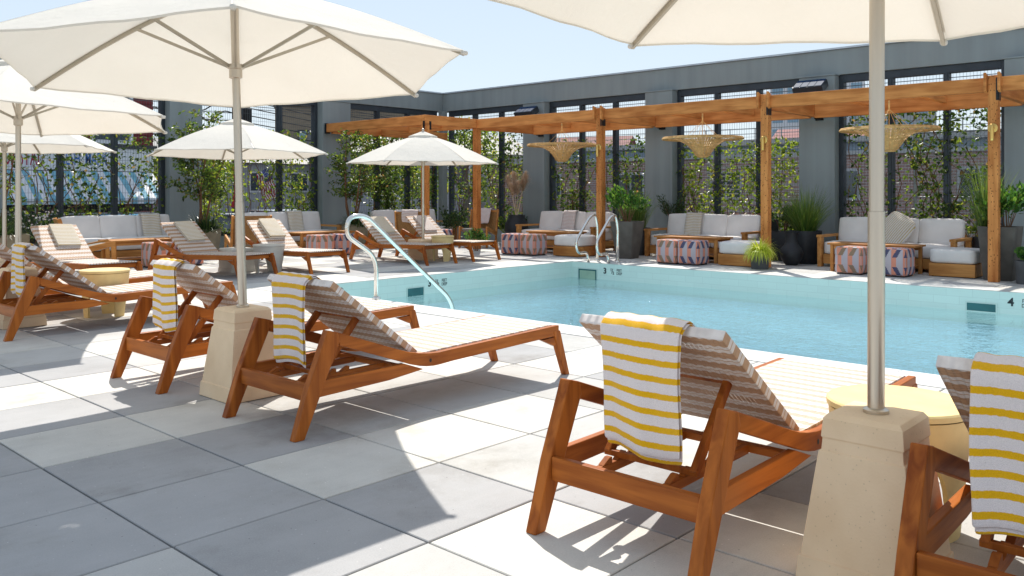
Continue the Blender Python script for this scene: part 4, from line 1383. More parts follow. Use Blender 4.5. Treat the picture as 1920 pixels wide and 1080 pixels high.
drum_table('white drum table at the foot of the far parasol pole', 6.92, 11.28, 0.235, 0.42, 'white_concrete', 0.8)
# ================================================================ LOUNGE FURNITURE
def uvbox(mb, f0):
    for fi in range(f0, len(mb.f)):
        mb.uv[fi] = [(mb.v[k][0] + mb.v[k][1], mb.v[k][2]) for k in mb.f[fi]]

def sofa_proto(w=2.05, d=0.92):
    """local: seat faces -y, back at +y, x along; origin at the floor centre"""
    t = thing('sofa', 'x', 'sofa', group='timber sofas with white cushions')
    hw = w / 2
    m = MB(); m.box((-hw + .075, -d / 2 + .05, 0.05), (hw - .075, d / 2 - .06, 0.20)); m.build('plinth', 'oak_x', t, bevel=0.005)
    for s in (-1, 1):
        a, b = sorted((s * hw, s * (hw - 0.07)))
        m = MB()
        m.box((a, -d / 2, 0.0), (b, -d / 2 + 0.10, 0.47)); m.box((a, d / 2 - 0.16, 0.0), (b, d / 2 - .06, 0.47))
        m.box((a - .012, -d / 2 - .01, 0.4705), (b + .012, d / 2 - .05, 0.51)); m.box((a + .01, -d / 2 + .1002, 0.10), (b - .01, d / 2 - .1602, 0.20))
        m.build('arm', 'oak_y', t, bevel=0.005)
    bf = MB()
    bf.beam((-hw + .071, d / 2 - 0.09, 0.52), (hw - .071, d / 2 - 0.09, 0.52), 0.03, 0.05)
    bf.beam((-hw + .071, d / 2 - 0.09, 0.32), (hw - .071, d / 2 - 0.09, 0.32), 0.03, 0.05)
    for k in range(9):
        x = -hw + .12 + k * (w - .24) / 8
        bf.beam((x, d / 2 - 0.072, 0.20), (x, d / 2 - 0.055, 0.70), 0.035, 0.02, up=(0, 1, 0))
    bf.build('back_frame', 'oak_z', t)
    k = 3
    cw = (w - 0.16) / k
    for i in range(k):
        x = -hw + .08 + cw * (i + .5)
        c = MB(); puffy(c, (cw / 2 - .003, d / 2 - 0.09, 0.10), 0.030, 0.009, 10, (x, -0.035, 0.305))
        c.build('seat_cushion', 'cushion_white', t, smooth=True, merge=True)
    for i in range(k):
        x = -hw + .08 + cw * (i + .5)
        M = Matrix.Translation((x, d / 2 - 0.185 - 0.012 * (i % 2), 0.575)) @ Matrix.Rotation(R(-13), 4, 'X') @ Matrix.Rotation(R((-1.2, 0.8, -0.5)[i]), 4, 'Y')
        c = MB(); puffy(c, (cw / 2 - .004, 0.075, 0.205), 0.030, 0.010, 10, (0, 0, 0), M)
        c.build('back_cushion', 'cushion_white', t, smooth=True, merge=True)
    return t
S0 = sofa_proto()
# right wall sofas face -x : local -y -> world -x  => rz = -90
RZ = -PI / 2
S0.location = (13.92, 7.97, 0); S0.rotation_euler = (0, 0, RZ); S0['label'] = 'white sofa behind the chartreuse grass pot under the middle lamp'
dup(S0, 'white sofa at right with mustard striped cushion', (13.92, 4.66, 0), RZ)
dup(S0, 'white sofa behind the pool grab rails', (13.92, 11.22, 0), RZ)
# end wall sofas face -y
dup(S0, 'white sofa at far left in front of the striped awning', (6.42, 15.15, 0), 0.0)
dup(S0, 'white sofa behind the middle steel parasol pole by the end wall', (9.72, 15.15, 0), 0.0)
dup(S0, 'white sofa in the wall corner under the corner pergola', (13.0, 15.10, 0), 0.0)

def ottoman_proto(w=0.60, d=0.58):
    t = thing('ottoman', 'x', 'ottoman', group='white ottomans on timber plinths')
    MB().box((-w / 2, -d / 2, 0.012), (w / 2, d / 2, 0.19)).build('plinth', 'oak_x', t, bevel=0.005)
    m = MB(); m.box((-w / 2 + .03, -d / 2 + .03, 0.0), (w / 2 - .03, d / 2 - .03, 0.0115)); m.build('foot', 'hinge_black', t)
    c = MB(); puffy(c, (w / 2 - .004, d / 2 - .004, 0.10), 0.04, 0.014, 10, (0, 0, 0.292)); c.build('cushion', 'cushion_white', t, smooth=True, merge=True)
    return t
OT = ottoman_proto()
OT.location = (12.86, 6.67, 0); OT.rotation_euler = (0, 0, RZ); OT['label'] = 'white ottoman beside the chartreuse grass pot'
dup(OT, 'white ottoman left of the knotty right hand post', (13.28, 3.56, 0), RZ)
dup(OT, 'white ottoman behind the grab rails', (12.62, 9.98, 0), RZ)

def low_table(label, x, y, rz, w=1.25, d=0.55, h=0.43):
    t = thing('coffee_table', label, 'coffee table', (x, y, 0), rz, 'slatted timber coffee tables')
    tp = MB(); n = 6
    for k in range(n):
        y0 = -d / 2 + k * d / n
        tp.box((-w / 2, y0 + .003, h - .028), (w / 2, y0 + d / n - .003, h))
    tp.build('table_top', 'oak_x', t, bevel=0.003)
    for sx in (-1, 1):
        for sy in (-1, 1):
            MB().box((sx * (w / 2 - .06) - .025, sy * (d / 2 - .06) - .025, 0), (sx * (w / 2 - .06) + .025, sy * (d / 2 - .06) + .025, h - .0285)).build('leg', 'oak_z', t, bevel=0.004)
    m = MB(); m.box((-w / 2 + .086, -d / 2 + .04, 0.11), (w / 2 - .086, d / 2 - .04, 0.13)); m.build('shelf', 'oak_x', t, bevel=0.003)
    ap = MB()
    for sy in (-1, 1):
        ap.box((-w / 2 + .086, sy * (d / 2 - .06) - .011, h - .085), (w / 2 - .086, sy * (d / 2 - .06) + .011, h - .0287))
    ap.build('apron', 'oak_x', t)
low_table('timber coffee table behind the pouf pair beside the chartreuse grass', 13.05, 7.72, RZ)
low_table('timber coffee table behind the poufs at right', 13.05, 4.62, RZ)
low_table('timber coffee table between the poufs and sofa behind the grab rails', 12.95, 10.72, RZ, 1.1)
low_table('timber coffee table in front of the far left sofa', 6.25, 13.98, 0.0)
low_table('timber coffee table in front of the sofa behind the middle pole', 9.75, 14.05, 0.0)

# patterned poufs
def pouf_proto(name, dark):
    def pat(ax, sg, a, b):
        # side faces: height coordinate is b for x faces, a for y faces (see puffy)
        if ax == 2:
            h, s = None, None
            u = a * 3; k = math.floor(u); f = u - k
            v = b * 3; kk = math.floor(v)
            return 1 if ((k + kk) % 3 == 0) else (0 if (k + kk) % 2 else 2)
        if ax == 0: s, h = a, b
        else: s, h = b, a
        col = (s * 0.5 + 0.5) * 5.0 + (0.5 if ax == 0 else 0.0)
        row = (h * 0.5 + 0.5) * 3.0
        c = math.floor(col); fu = col - c; r = math.floor(row); fv = row - r
        if r == 1:
            return 1 if (c % 2 == 0 and 0.12 < fu < 0.95) else 0
        if r == 2: d_ = fu + fv * 0.9 - 0.9
        else: d_ = fu - fv * 0.9
        if c % 2 == 0:
            return 1 if d_ > -0.02 else 2
        return 2 if d_ > 0.12 else 0
    t = thing('patterned_pouf', 'x', 'pouf', group='geometric patterned cube poufs')
    m = MB(); puffy(m, (0.192, 0.192, 0.19), 0.030, 0.007, 34, (0, 0, 0.21), None, pat)
    m.build('cover', ['pouf_lavender', 'pouf_salmon', dark], t, smooth=True, merge=True)
    p = MB(); pass 
    q = MB(); q.box((-0.165, -0.165, 0), (0.165, 0.165, 0.0195)); q.build('foot', 'hinge_black', t)
    # corner piping
    pp = MB()
    for z in (0.038, 0.382):
        k = 0.184
        pts = arc_pts([(-k, 0, z), (-k, -k, z), (k, -k, z), (k, k, z), (-k, k, z), (-k, 0.001, z)], 0.03, 5)
        pp.tube([(p[0] * 1.0, p[1] * 1.0, z) for p in pts], 0.004, 5, cap=False)
    pp.build('piping', 'pouf_lavender', t, smooth=True)
    return t
PT = pouf_proto('tan', 'pouf_tan'); PN = pouf_proto('navy', 'pouf_navy')
PT.location = (12.40, 7.745, 0); PT['label'] = 'tan and salmon patterned pouf, left of the pair beside the chartreuse grass pot'
PN.location = (12.43, 7.345, 0); PN['label'] = 'navy and salmon patterned pouf, right of the pair beside the chartreuse grass pot'
dup(PT, 'tan and salmon patterned pouf at right, left of the right parasol pole', (12.62, 4.80, 0), 0.02)
dup(PN, 'navy and salmon patterned pouf at right, right of the right parasol pole', (12.68, 4.20, 0), -0.03)
dup(PN, 'navy patterned pouf of the pair left of the grab rails', (12.14, 11.09, 0), 0.03)
dup(PT, 'tan patterned pouf of the pair left of the grab rails', (12.22, 10.68, 0), -0.02)
dup(PT, 'tan patterned pouf in front of the far left sofa', (6.20, 13.36, 0), 0.0)
dup(PN, 'navy patterned pouf behind a lounger near the far left sofa', (6.70, 13.38, 0), 0.0)
dup(PT, 'tan patterned pouf behind the lounger with bright folded towel', (9.33, 13.45, 0), 0.0)
dup(PN, 'navy patterned pouf seen through the handrail loop', (9.84, 13.47, 0), 0.0)
dup(PN, 'navy patterned pouf beside the corner pergola post', (12.42, 13.50, 0), 0.0)

def striped_throw(label, x, y, z, rz, pitch, mat='towel_ochre', wd=0.34, ln=0.52):
    """towel draped over a sofa back cushion, local -y down the front"""
    mb = MB(); n = 24; nw = 8
    rnd = random.Random(int(x * 10 + y))
    path = [(0.10, -0.10), (0.085, -0.02), (0.05, 0.012), (0.0, 0.018)]
    for i in range(n - 4 + 1):
        q = i / (n - 4)
        path.append((-0.035 - 0.095 * q, -0.008 - 0.37 * q))
    path += [(-0.17, -0.383), (-0.24, -0.386)]
    rows = []
    ln_ = 0; prev = None; lens = []
    for p in path:
        if prev: ln_ += math.dist(p, prev)
        lens.append(ln_); prev = p
    for (yy, zz), l in zip(path, lens):
        rows.append(mb.add([((k / nw - .5) * wd + 0.05 * l + 0.006 * math.sin(l * 9), yy - 0.006 + 0.006 * math.sin(k * 1.3 + l * 6), zz + 0.004 * math.sin(k * 1.1)) for k in range(nw + 1)]))
    for i in range(len(rows) - 1):
        for k in range(nw):
            u = [(k / nw, lens[i]), (k / nw, lens[i + 1]), ((k + 1) / nw, lens[i + 1]), ((k + 1) / nw, lens[i])]
            mb.face((rows[i] + k, rows[i + 1] + k, rows[i + 1] + k + 1, rows[i] + k + 1), u)
    o = mb.build('striped_throw', mat, None, smooth=True, loc=(x, y, z), rot=(0, 0, rz))
    s = o.modifiers.new('thick', 'SOLIDIFY'); s.thickness = 0.016; s.offset = 0
    tag(o, label, 'throw', 'striped throws on the sofas')
striped_throw('ochre striped throw on the sofa behind the chartreuse grass', 14.125, 8.32, 0.787, RZ, 0)
striped_throw('pale striped throw on the sofa behind the grab rails', 14.125, 11.30, 0.787, RZ, 0, 'towel_pink')
striped_throw('ochre striped throw on the far left sofa', 6.95, 15.355, 0.787, 0, 0)
striped_throw('ochre striped throw on the sofa behind the middle steel pole', 9.98, 15.355, 0.787, 0, 0)
# loose striped cushion on the right sofa
M_ = Matrix.Translation((13.86, 4.62, 0.60)) @ Matrix.Rotation(RZ, 4, 'Z') @ Matrix.Rotation(R(-24), 4, 'X') @ Matrix.Rotation(R(32), 4, 'Y')
cb = MB(); f0 = 0
puffy(cb, (0.21, 0.045, 0.255), 0.03, 0.035, 12, (0, 0, 0))
cb.uv = [[(cb.v[k][2] * 0.6, cb.v[k][0] + 1) for k in f] for f in cb.f]
cu = cb.build('striped_cushion', 'towel_ochre', None, smooth=True)
cu.matrix_world = M_
tag(cu, 'mustard striped cushion leaning on the right hand sofa', 'cushion')

def armchair_proto():
    """timber frame, rattan back; faces -y"""
    t = thing('armchair', 'x', 'armchair', group='timber and rattan armchairs')
    w = 0.33
    for s in (-1, 1):
        a, b = sorted((s * w, s * (w - .035)))
        side = [(-0.40, 0.0), (-0.345, 0.0), (-0.325, 0.375), (0.17, 0.25), (0.26, 0.245), (0.395, 0.80), (0.345, 0.815), (0.21, 0.335), (-0.36, 0.462), (-0.385, 0.44)]
        mm = MB(); mm.prism(side, a, b)
        Mz = Matrix.Rotation(PI / 2, 4, 'Z')
        mm.v = [tuple(Mz @ Vector(p)) for p in mm.v]
        mm.build('side_frame', 'oak_y', t, bevel=0.005)
        q = MB(); q.prism([(0.26, 0.0), (0.31, 0.0), (0.245, 0.2445), (0.18, 0.2445)], a + .002, b - .002)
        q.v = [tuple(Mz @ Vector(p)) for p in q.v]
        q.build('rear_leg', 'oak_z', t, bevel=0.004)
    s_ = MB(); Mx = Matrix.Translation((0, -0.06, 0.345)) @ Matrix.Rotation(R(-9), 4, 'X')
    puffy(s_, (w - .045, 0.27, 0.035), 0.03, 0.008, 8, (0, 0, 0), Mx); s_.build('seat', 'cushion_grey', t, smooth=True, merge=True)
    b_ = MB(); n = 10; rows = []
    for i in range(n + 1):
        z = 0.32 + 0.48 * i / n
        yb = 0.225 + 0.145 * i / n
        rows.append(b_.add([(x_, yb + 0.055 * (1 - (x_ / (w - .03)) ** 2) - 0.012 * o, z) for o in (0, 1) for x_ in [(-1 + 2 * k / 10) * (w - .036) for k in range(11)]]))
    for i in range(n):
        for k in range(10):
            b_.face((rows[i] + k, rows[i + 1] + k, rows[i + 1] + k + 1, rows[i] + k + 1))
            b_.face((rows[i] + 11 + k + 1, rows[i + 1] + 11 + k + 1, rows[i + 1] + 11 + k, rows[i] + 11 + k))
    for k in range(10):
        b_.face((rows[n] + k, rows[n] + 11 + k, rows[n] + 12 + k, rows[n] + k + 1))
    b_.build('backrest', 'rattan_back', t, smooth='auto')
    MB().beam((-w + .036, 0.37, 0.775), (w - .036, 0.37, 0.775), 0.03, 0.045).build('top_rail', 'oak_x', t, bevel=0.004)
    return t
AC = armchair_proto()
AC.location = (5.15, 13.55, 0); AC.rotation_euler = (0, 0, PI / 2 - 0.25); AC['label'] = 'timber armchair with grey seat in front of the far left sofa'
dup(AC, 'rattan backed armchair turned away behind the white drum table', (7.72, 13.25, 0), PI - 0.35)
dup(AC, 'rattan armchair with a towel between two far loungers', (11.72, 13.55, 0), -0.9 + PI)
dup(AC, 'rattan armchair with a pale towel right of the corner pergola post', (13.28, 13.18, 0), -1.15)
def chair_towel(label, x, y, rz):
    M = Matrix.Translation((x, y, 0)) @ Matrix.Rotation(rz, 4, 'Z')
    mb = MB(); rows = []; lens = []
    path = [(0.14, 0.50), (0.20, 0.60), (0.27, 0.72), (0.325, 0.822), (0.40, 0.830), (0.435, 0.80), (0.445, 0.70), (0.435, 0.58)]
    l = 0; prev = None
    for p in path:
        if prev: l += math.dist(p, prev)
        prev = p; lens.append(l)
        rows.append(mb.add([((k / 6 - .5) * 0.34, p[0] + 0.006 * math.sin(k * 2.0), p[1] + 0.008 * math.sin(k * 1.7 + l * 8)) for k in range(7)]))
    for i in range(len(rows) - 1):
        for k in range(6):
            mb.face((rows[i] + k, rows[i + 1] + k, rows[i + 1] + k + 1, rows[i] + k + 1), [(k / 6, lens[i]), (k / 6, lens[i + 1]), ((k + 1) / 6, lens[i + 1]), ((k + 1) / 6, lens[i])])
    o = mb.build('striped_throw', 'towel_pink', None, smooth=True); o.matrix_world = M
    s = o.modifiers.new('thick', 'SOLIDIFY'); s.thickness = 0.02
    o.modifiers.new('sub', 'SUBSURF').levels = 1
    tag(o, label, 'throw', 'pale towels over the armchair backs')
chair_towel('pale striped towel over the armchair between the far loungers', 11.72, 13.55, -0.9 + PI)
chair_towel('pale striped towel over the armchair right of the corner post', 13.28, 13.18, -1.15)

# ================================================================ PLANTERS AND PLANTS
def pot(label, x, y, prof, mat, square=False, rz=0.0, group=None):
    t = thing('planter', label, 'planter', (x, y, 0), rz, group)
    top = prof[-1]
    m = MB()
    P = list(prof) + [(top[0] - 0.022, top[1]), (top[0] - 0.03, top[1] - 0.06)]
    if square:
        rings = []
        for h, z in P:
            q = arc_pts([(-h, 0, z), (-h, -h, z), (h, -h, z), (h, h, z), (-h, h, z), (-h, 0.001, z)], min(0.03, h * .3), 4)
            rings.append((m.add(q), len(q)))
        for (a, k1), (b, k2) in zip(rings, rings[1:]):
            for k in range(k1 - 1):
                m.face((a + k, a + k + 1, b + k + 1, b + k))
        m.face([rings[0][0] + k for k in reversed(range(rings[0][1]))])
    else:
        m.lathe(P, 40, cap=False)
        m.face([k for k in reversed(range(40))])
    m.build('pot', mat, t, smooth='auto')
    s = MB(); rs = top[0] - 0.031
    s.lathe([(rs, top[1] - 0.055), (rs * 0.6, top[1] - 0.035), (0.01, top[1] - 0.03)], 24)
    s.build('soil', 'soil', t, smooth='auto')
    return t
def plant(name, label, cat, x, y, z, group=None):
    return thing(name, label, cat, (x, y, z), random.uniform(0, 6), group)

def grass(label, x, y, z, n, ln, wd, spread, mat='leaf_grass', droop=1.0, rbase=0.1, name='ornamental_grass'):
    t = plant(name, label, 'grass plant', x, y, z)
    m = MB()
    for k in range(n):
        a = random.uniform(0, 2 * PI); r = rbase * math.sqrt(random.random())
        s = random.uniform(0.1, 1) * spread
        d = Vector((math.cos(a) * s, math.sin(a) * s, 1))
        blade(m, Vector((r * math.cos(a), r * math.sin(a), 0)), d, ln * random.uniform(0.55, 1.05), wd * random.uniform(0.7, 1.2), droop * random.uniform(0.5, 1.4), 6)
    m.build('blades', mat, t)
    return t
def shrub(label, x, y, z, n, rx, rz, mat='leaf_shrub', ln=0.085, wd=0.042, name='leafy_shrub', stems=9, lift=0.45, cat='shrub'):
    t = plant(name, label, cat, x, y, z)
    m = MB(); st = MB()
    tips = []
    for k in range(stems):
        a = random.uniform(0, 2 * PI); rr = random.uniform(0.35, 1) * rx
        tip = Vector((rr * math.cos(a), rr * math.sin(a), random.uniform(0.55, 1.0) * rz))
        mid = tip * 0.5 + Vector((0, 0, 0.1 * rz))
        st.tube([(0.02 * math.cos(a), 0.02 * math.sin(a), -0.05), mid, tip], [0.007, 0.005, 0.0025], 5)
        tips.append((mid, tip))
    for k in range(n):
        mid, tip = random.choice(tips)
        f = random.uniform(0.1, 1.05)
        p = mid.lerp(tip, f) + rv(0.22 * rx)
        d = (p - Vector((0, 0, rz * 0.3))).normalized() + rv(0.7) + Vector((0, 0, lift * .5))
        leaf(m, p, d, ln * random.uniform(.6, 1.2), wd * random.uniform(.6, 1.2))
    st.build('stems', 'bark', t)
    m.build('foliage', mat, t)
    return t

taper = lambda r, h, k=0.78: [(r * k, 0), (r * (k + .02), 0.015), (r * 0.94, h * 0.6), (r, h - .01), (r, h)]
pot('tall grey brown square planter behind the grab rails', 12.80, 8.92, [(0.15, 0), (0.155, 0.01), (0.235, 0.66), (0.235, 0.67)], 'planter_brown', True, 0.1)
shrub('bright leafy shrub in the tall planter behind the grab rails', 12.80, 8.92, 0.63, 520, 0.40, 0.62, 'leaf_shrub', 0.10, 0.055)
pot('round grey concrete planter with tall grass left of the middle sofa', 13.62, 9.32, taper(0.31, 0.52, .72), 'planter_grey')
grass('tall green grass in the round grey planter', 13.62, 9.32, 0.47, 620, 0.80, 0.008, 0.42, droop=0.8, rbase=0.2)
pot('dark square planter between the middle and right sofas', 14.25, 6.62, [(0.20, 0), (0.21, .01), (0.23, 0.5), (0.23, 0.51)], 'planter_black', True)
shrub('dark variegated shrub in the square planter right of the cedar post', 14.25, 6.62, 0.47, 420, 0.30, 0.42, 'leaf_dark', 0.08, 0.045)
pot('round black planter with fountain grass behind the black vase', 13.95, 6.10, taper(0.27, 0.55, .82), 'planter_black')
grass('fountain grass in the round black planter', 13.95, 6.10, 0.50, 700, 0.85, 0.008, 0.55, droop=1.1, rbase=0.17)
v = thing('black_vase', 'round bellied black vase standing in front of the black planter', 'vase', (13.42, 6.10, 0))
MB().lathe([(0.09, 0), (0.10, 0.008), (0.165, 0.10), (0.185, 0.19), (0.165, 0.275), (0.115, 0.33), (0.098, 0.38), (0.098, 0.50), (0.125, 0.555), (0.13, 0.56), (0.115, 0.56), (0.09, 0.50), (0.088, 0.40)], 40).build('vessel', 'planter_black', v, smooth='auto')
pot('small grey pot of chartreuse grass at the post', 12.42, 6.16, taper(0.15, 0.26, .85), 'planter_grey')
grass('chartreuse trailing grass spilling over its small pot', 12.42, 6.16, 0.25, 700, 0.30, 0.016, 0.62, 'leaf_lime', 3.2, 0.10)
pot('tall grey brown square planter behind the knotty right hand post', 13.12, 2.98, [(0.17, 0), (0.175, .01), (0.235, 0.72), (0.235, 0.73)], 'planter_brown', True)
shrub('bright leafy shrub in the tall planter behind the right hand post', 13.12, 2.90, 0.69, 520, 0.42, 0.55, 'leaf_shrub', 0.10, 0.055)
grass('feathery yellow green grass left of the right hand post', 13.20, 3.18, 0.69, 260, 0.95, 0.009, 0.40, 'leaf_grass', 0.6, 0.12)
pot('small dark pot at the right edge in front of the tall planter', 12.78, 2.56, taper(0.17, 0.30, .9), 'planter_grey')
shrub('low leafy plant in the small dark pot at the right edge', 12.78, 2.56, 0.27, 120, 0.20, 0.16, 'leaf_shrub', 0.09, 0.07, stems=6)
pot('small black pot behind the arm of the right hand sofa', 14.35, 3.52, taper(0.12, 0.52, .95), 'planter_black')
shrub('small yellow green plant in the black pot behind the right sofa arm', 14.35, 3.52, 0.49, 110, 0.16, 0.2, 'leaf_light', 0.06, 0.035, stems=5)
pot('tall black pot holding pampas plumes', 14.15, 12.86, [(0.17, 0), (0.18, .01), (0.27, 0.34), (0.26, 0.50), (0.19, 0.60), (0.19, 0.69)], 'planter_black')
def pampas(x, y, z):
    t = thing('pampas_grass', 'dried beige pampas plumes in the tall black pot', 'pampas grass', (x, y, z))
    for k in range(6):
        a = 2 * PI * k / 6 + random.uniform(-.3, .3); s = random.uniform(0.12, 0.36)
        top = Vector((math.cos(a) * s, math.sin(a) * s, random.uniform(0.62, 0.98)))
        st = MB(); st.tube([(0, 0, -.1), top * 0.55 + Vector((0, 0, .05)), top], [0.006, 0.005, 0.002], 5)
        m = MB()
        for q in range(800):
            f = random.uniform(0.22, 1.0)
            p = (top * 0.55 + Vector((0, 0, .05))).lerp(top, (f - .2) / .8)
            w = math.sin((f - .2) / .8 * PI * 0.80 + 0.40) * 0.13
            d = rv(1.0); d.z = abs(d.z) + 0.5
            blade(m, p, d, w * random.uniform(0.8, 1.6) + .03, 0.009, 1.0, 3)
        st.build('stem', 'pampas', t); m.build('plume', 'pampas', t)
pampas(14.15, 12.86, 0.66)
# end wall planters and small trees
pot('round tan planter with a small tree left of the corner pergola', 11.05, 14.75, taper(0.34, 0.52, .75), 'planter_tan')
pot('round tan planter with a small tree behind the left far parasol', 7.72, 14.85, taper(0.34, 0.52, .75), 'planter_tan')
pot('long pale planter at the left edge', 4.15, 14.5, [(0.40, 0), (0.41, .01), (0.42, 0.55), (0.42, 0.56)], 'planter_tan', True)
def small_tree(label, x, y, z, h, rx, n, mat, seed, name='potted_tree', trunk='bark', ntr=4, low=0.25, grp=None):
    random.seed(seed)
    t = thing(name, label, 'tree', (x, y, z), 0, grp)
    tr = MB(); m = MB(); nodes = []
    for k in range(ntr):
        a = 2 * PI * k / ntr + random.uniform(-.4, .4)
        p = Vector((0.04 * math.cos(a), 0.04 * math.sin(a), -0.05)); path = [p.copy()]
        d = Vector((math.cos(a) * 0.16, math.sin(a) * 0.16, 1)).normalized()
        seg = 8; ln = h * random.uniform(0.75, 0.98) / seg
        for s in range(seg):
            d = (d + rv(0.12) + Vector((0, 0, .04))).normalized()
            p = p + d * ln; path.append(p.copy())
            f = (s + 1) / seg
            if f > low:
                for b in range(2 if f < .9 else 3):
                    bd = (Vector((random.uniform(-1, 1), random.uniform(-1, 1), random.uniform(0.0, 0.7)))).normalized()
                    bl = rx * random.uniform(0.45, 1.05) * (1.05 - 0.55 * f)
                    q = p + bd * bl
                    nodes.append((p.copy(), q))
                    tr.tube([p, p + bd * bl * .5 + rv(.02), q], [0.008 * (1.3 - f), 0.005, 0.002], 5)
        tr.tube(path, [0.022 * (1 - 0.85 * i / seg) + .002 for i in range(seg + 1)], 7)
    for k in range(n):
        a, b = random.choice(nodes)
        f = random.uniform(0.2, 1.1)
        p = a.lerp(b, f) + rv(0.075)
        d = (b - a).normalized() * 0.5 + rv(0.8) + Vector((0, 0, -.25))
        leaf(m, p, d, random.uniform(.05, .10), random.uniform(.028, .05))
    tr.build('trunk', trunk, t); m.build('crown', mat, t)
    return t
small_tree('small leafy tree in tan planter left of the corner pergola', 11.05, 14.75, 0.46, 2.15, 0.75, 2300, 'leaf_vine', 21)
small_tree('small leafy tree in tan planter behind the left far parasol', 7.72, 14.85, 0.46, 2.25, 0.80, 2600, 'leaf_vine', 22)
small_tree('slender bare stemmed shrub tree at the left edge', 4.2, 14.55, 0.5, 1.7, 0.5, 420, 'leaf_vine', 23, low=.45)
random.seed(31)
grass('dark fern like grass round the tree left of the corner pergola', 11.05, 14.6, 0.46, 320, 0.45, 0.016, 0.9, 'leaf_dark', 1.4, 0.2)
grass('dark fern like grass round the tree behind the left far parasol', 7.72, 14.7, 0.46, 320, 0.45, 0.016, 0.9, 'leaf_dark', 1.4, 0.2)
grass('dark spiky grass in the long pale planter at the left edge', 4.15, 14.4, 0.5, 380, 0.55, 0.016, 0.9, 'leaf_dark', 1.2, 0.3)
fsh = shrub('low shrub with pinkish white flowers left of the far left sofa', 5.0, 15.55, 0.0, 700, 0.55, 0.85, 'leaf_dark', 0.09, 0.05)
m = MB()
for k in range(90):
    p = Vector((random.uniform(-.5, .5), random.uniform(-.45, .3), random.uniform(0.55, 0.88))); leaf(m, p, rv(1), 0.05, 0.04)
m.build('flowers', 'petal_white', fsh)
shrub('small round green shrub left of the corner pergola post', 12.30, 12.30, 0.02, 700, 0.24, 0.40, 'leaf_shrub', 0.05, 0.03)
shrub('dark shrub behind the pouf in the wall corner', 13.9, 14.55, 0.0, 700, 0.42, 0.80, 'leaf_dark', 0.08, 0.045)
shrub('leafy shrub beside the pampas pot', 14.6, 13.4, 0.0, 420, 0.34, 0.7, 'leaf_vine', 0.08, 0.045)
shrub('dark conifer like shrub at the left side of the middle screen', 14.62, 9.05, 0.3, 700, 0.32, 0.9, 'leaf_dark', 0.08, 0.02)
fb = thing('bromeliad_cluster', 'salmon brown rosettes behind the middle sofa back', 'flowers', (14.62, 7.55, 0.30))
m = MB()
for k in range(260):
    a = random.uniform(0, 2 * PI); c = random.choice([(0, -.42), (0, -.18), (0, .06), (0, .28)])
    blade(m, Vector((c[0], c[1], 0.42)), Vector((math.cos(a), math.sin(a), random.uniform(.1, 1.2))), random.uniform(.1, .2), 0.035, 0.5, 3)
m.build('rosettes', 'leaf_pink', fb)
pt_ = MB(); pt_.box((-0.14, -0.6, -0.3), (0.14, 0.45, 0.40)); pt_.build('trough', 'planter_black', fb, bevel=.006)

# ---- vines climbing on the mesh screens
def vine(label, along, a, b, dens, top, seed, mat='leaf_vine', bare=0.0):
    random.seed(seed)
    loc, rz = ((WX, 0, 0), R(90)) if along == 'y' else ((0, WY, 0), R(180))
    sg = 1 if along == 'y' else -1
    t = thing('climbing_vine', label, 'vine', loc, rz, 'vines climbing the mesh screens')
    st = MB(); m = MB()
    x0, x1 = sorted((sg * a, sg * b))
    ns = int((x1 - x0) * 8.5)
    for k in range(ns):
        x = random.uniform(x0 + .1, x1 - .1)
        p = Vector((x, -0.09, 0.3)); path = [p.copy()]
        hmax = top * random.uniform(0.45, 1.0)
        d = Vector((random.uniform(-.3, .3), 0, 1)).normalized()
        while p.z < hmax and len(path) < 60:
            d = (d + Vector((random.uniform(-.5, .5), 0, random.uniform(-.12, .3)))).normalized()
            p = p + d * 0.09; p.y = -0.09 + random.uniform(-.03, .05)
            p.x = min(max(p.x, x0 + .06), x1 - .06)
            path.append(p.copy())
            lush = noise.noise(Vector((p.x * 1.1 + seed, p.z * 1.25, seed * 3.7))) + 0.45 - bare
            nl = 1.7 * dens * max(0.06, lush) * (1.25 - 0.6 * p.z / max(top, .1))
            for q in range(int(nl) + (1 if random.random() < nl % 1 else 0)):
                o = Vector((random.gauss(0, .09), random.uniform(-.10, .12), random.gauss(0, .07)))
                leaf(m, p + o, Vector((random.uniform(-1, 1), random.uniform(-.6, .9), random.uniform(-1, .5))), random.uniform(.055, .115), random.uniform(.036, .075))
        st.tube(path[::2] + [path[-1]], 0.0075, 5, cap=False)
    # fill between the runners where the growth is lush
    want = int(720 * dens * (x1 - x0) / 2.6); tries = 0; got = 0
    while got < want and tries < want * 12:
        tries += 1
        z = random.uniform(0.3, top + .35); x = random.uniform(x0 + .03, x1 - .03)
        nn = noise.noise(Vector((x * 1.3 + seed * 2.1, z * 1.1, seed * 1.7))) + 0.55 * noise.noise(Vector((x * 4.1, z * 3.7, seed)))
        lim = 0.42 - bare - 0.75 * max(0, z / top - 0.55)
        if nn > lim - 0.42 + random.uniform(-.12, .12) - 0.05:
            o = Vector((x, random.uniform(-.20, .06), z))
            for q in range(random.choice((1, 1, 2, 3))):
                leaf(m, o + rv(.05), Vector((random.uniform(-1, 1), random.uniform(-.6, .9), random.uniform(-1, .5))), random.uniform(.05, .11), random.uniform(.034, .07))
                got += 1
    st.build('stems', 'bark', t); m.build('foliage', mat, t)
vine('vine on the screen in front of the striped awning', 'x', 4.9, 7.6, 2.0, 2.0, 41, bare=0.12)
vine('dense vine on the screen in front of the flag', 'x', 8.45, 11.1, 2.9, 2.2, 42, 'leaf_light', bare=0.08)
vine('dense vine on the screen behind the corner pergola', 'x', 12.0, 14.8, 3.8, 2.4, 43)
vine('vine on the screen behind the pampas grass', 'y', 13.4, 15.9, 2.8, 2.5, 44)
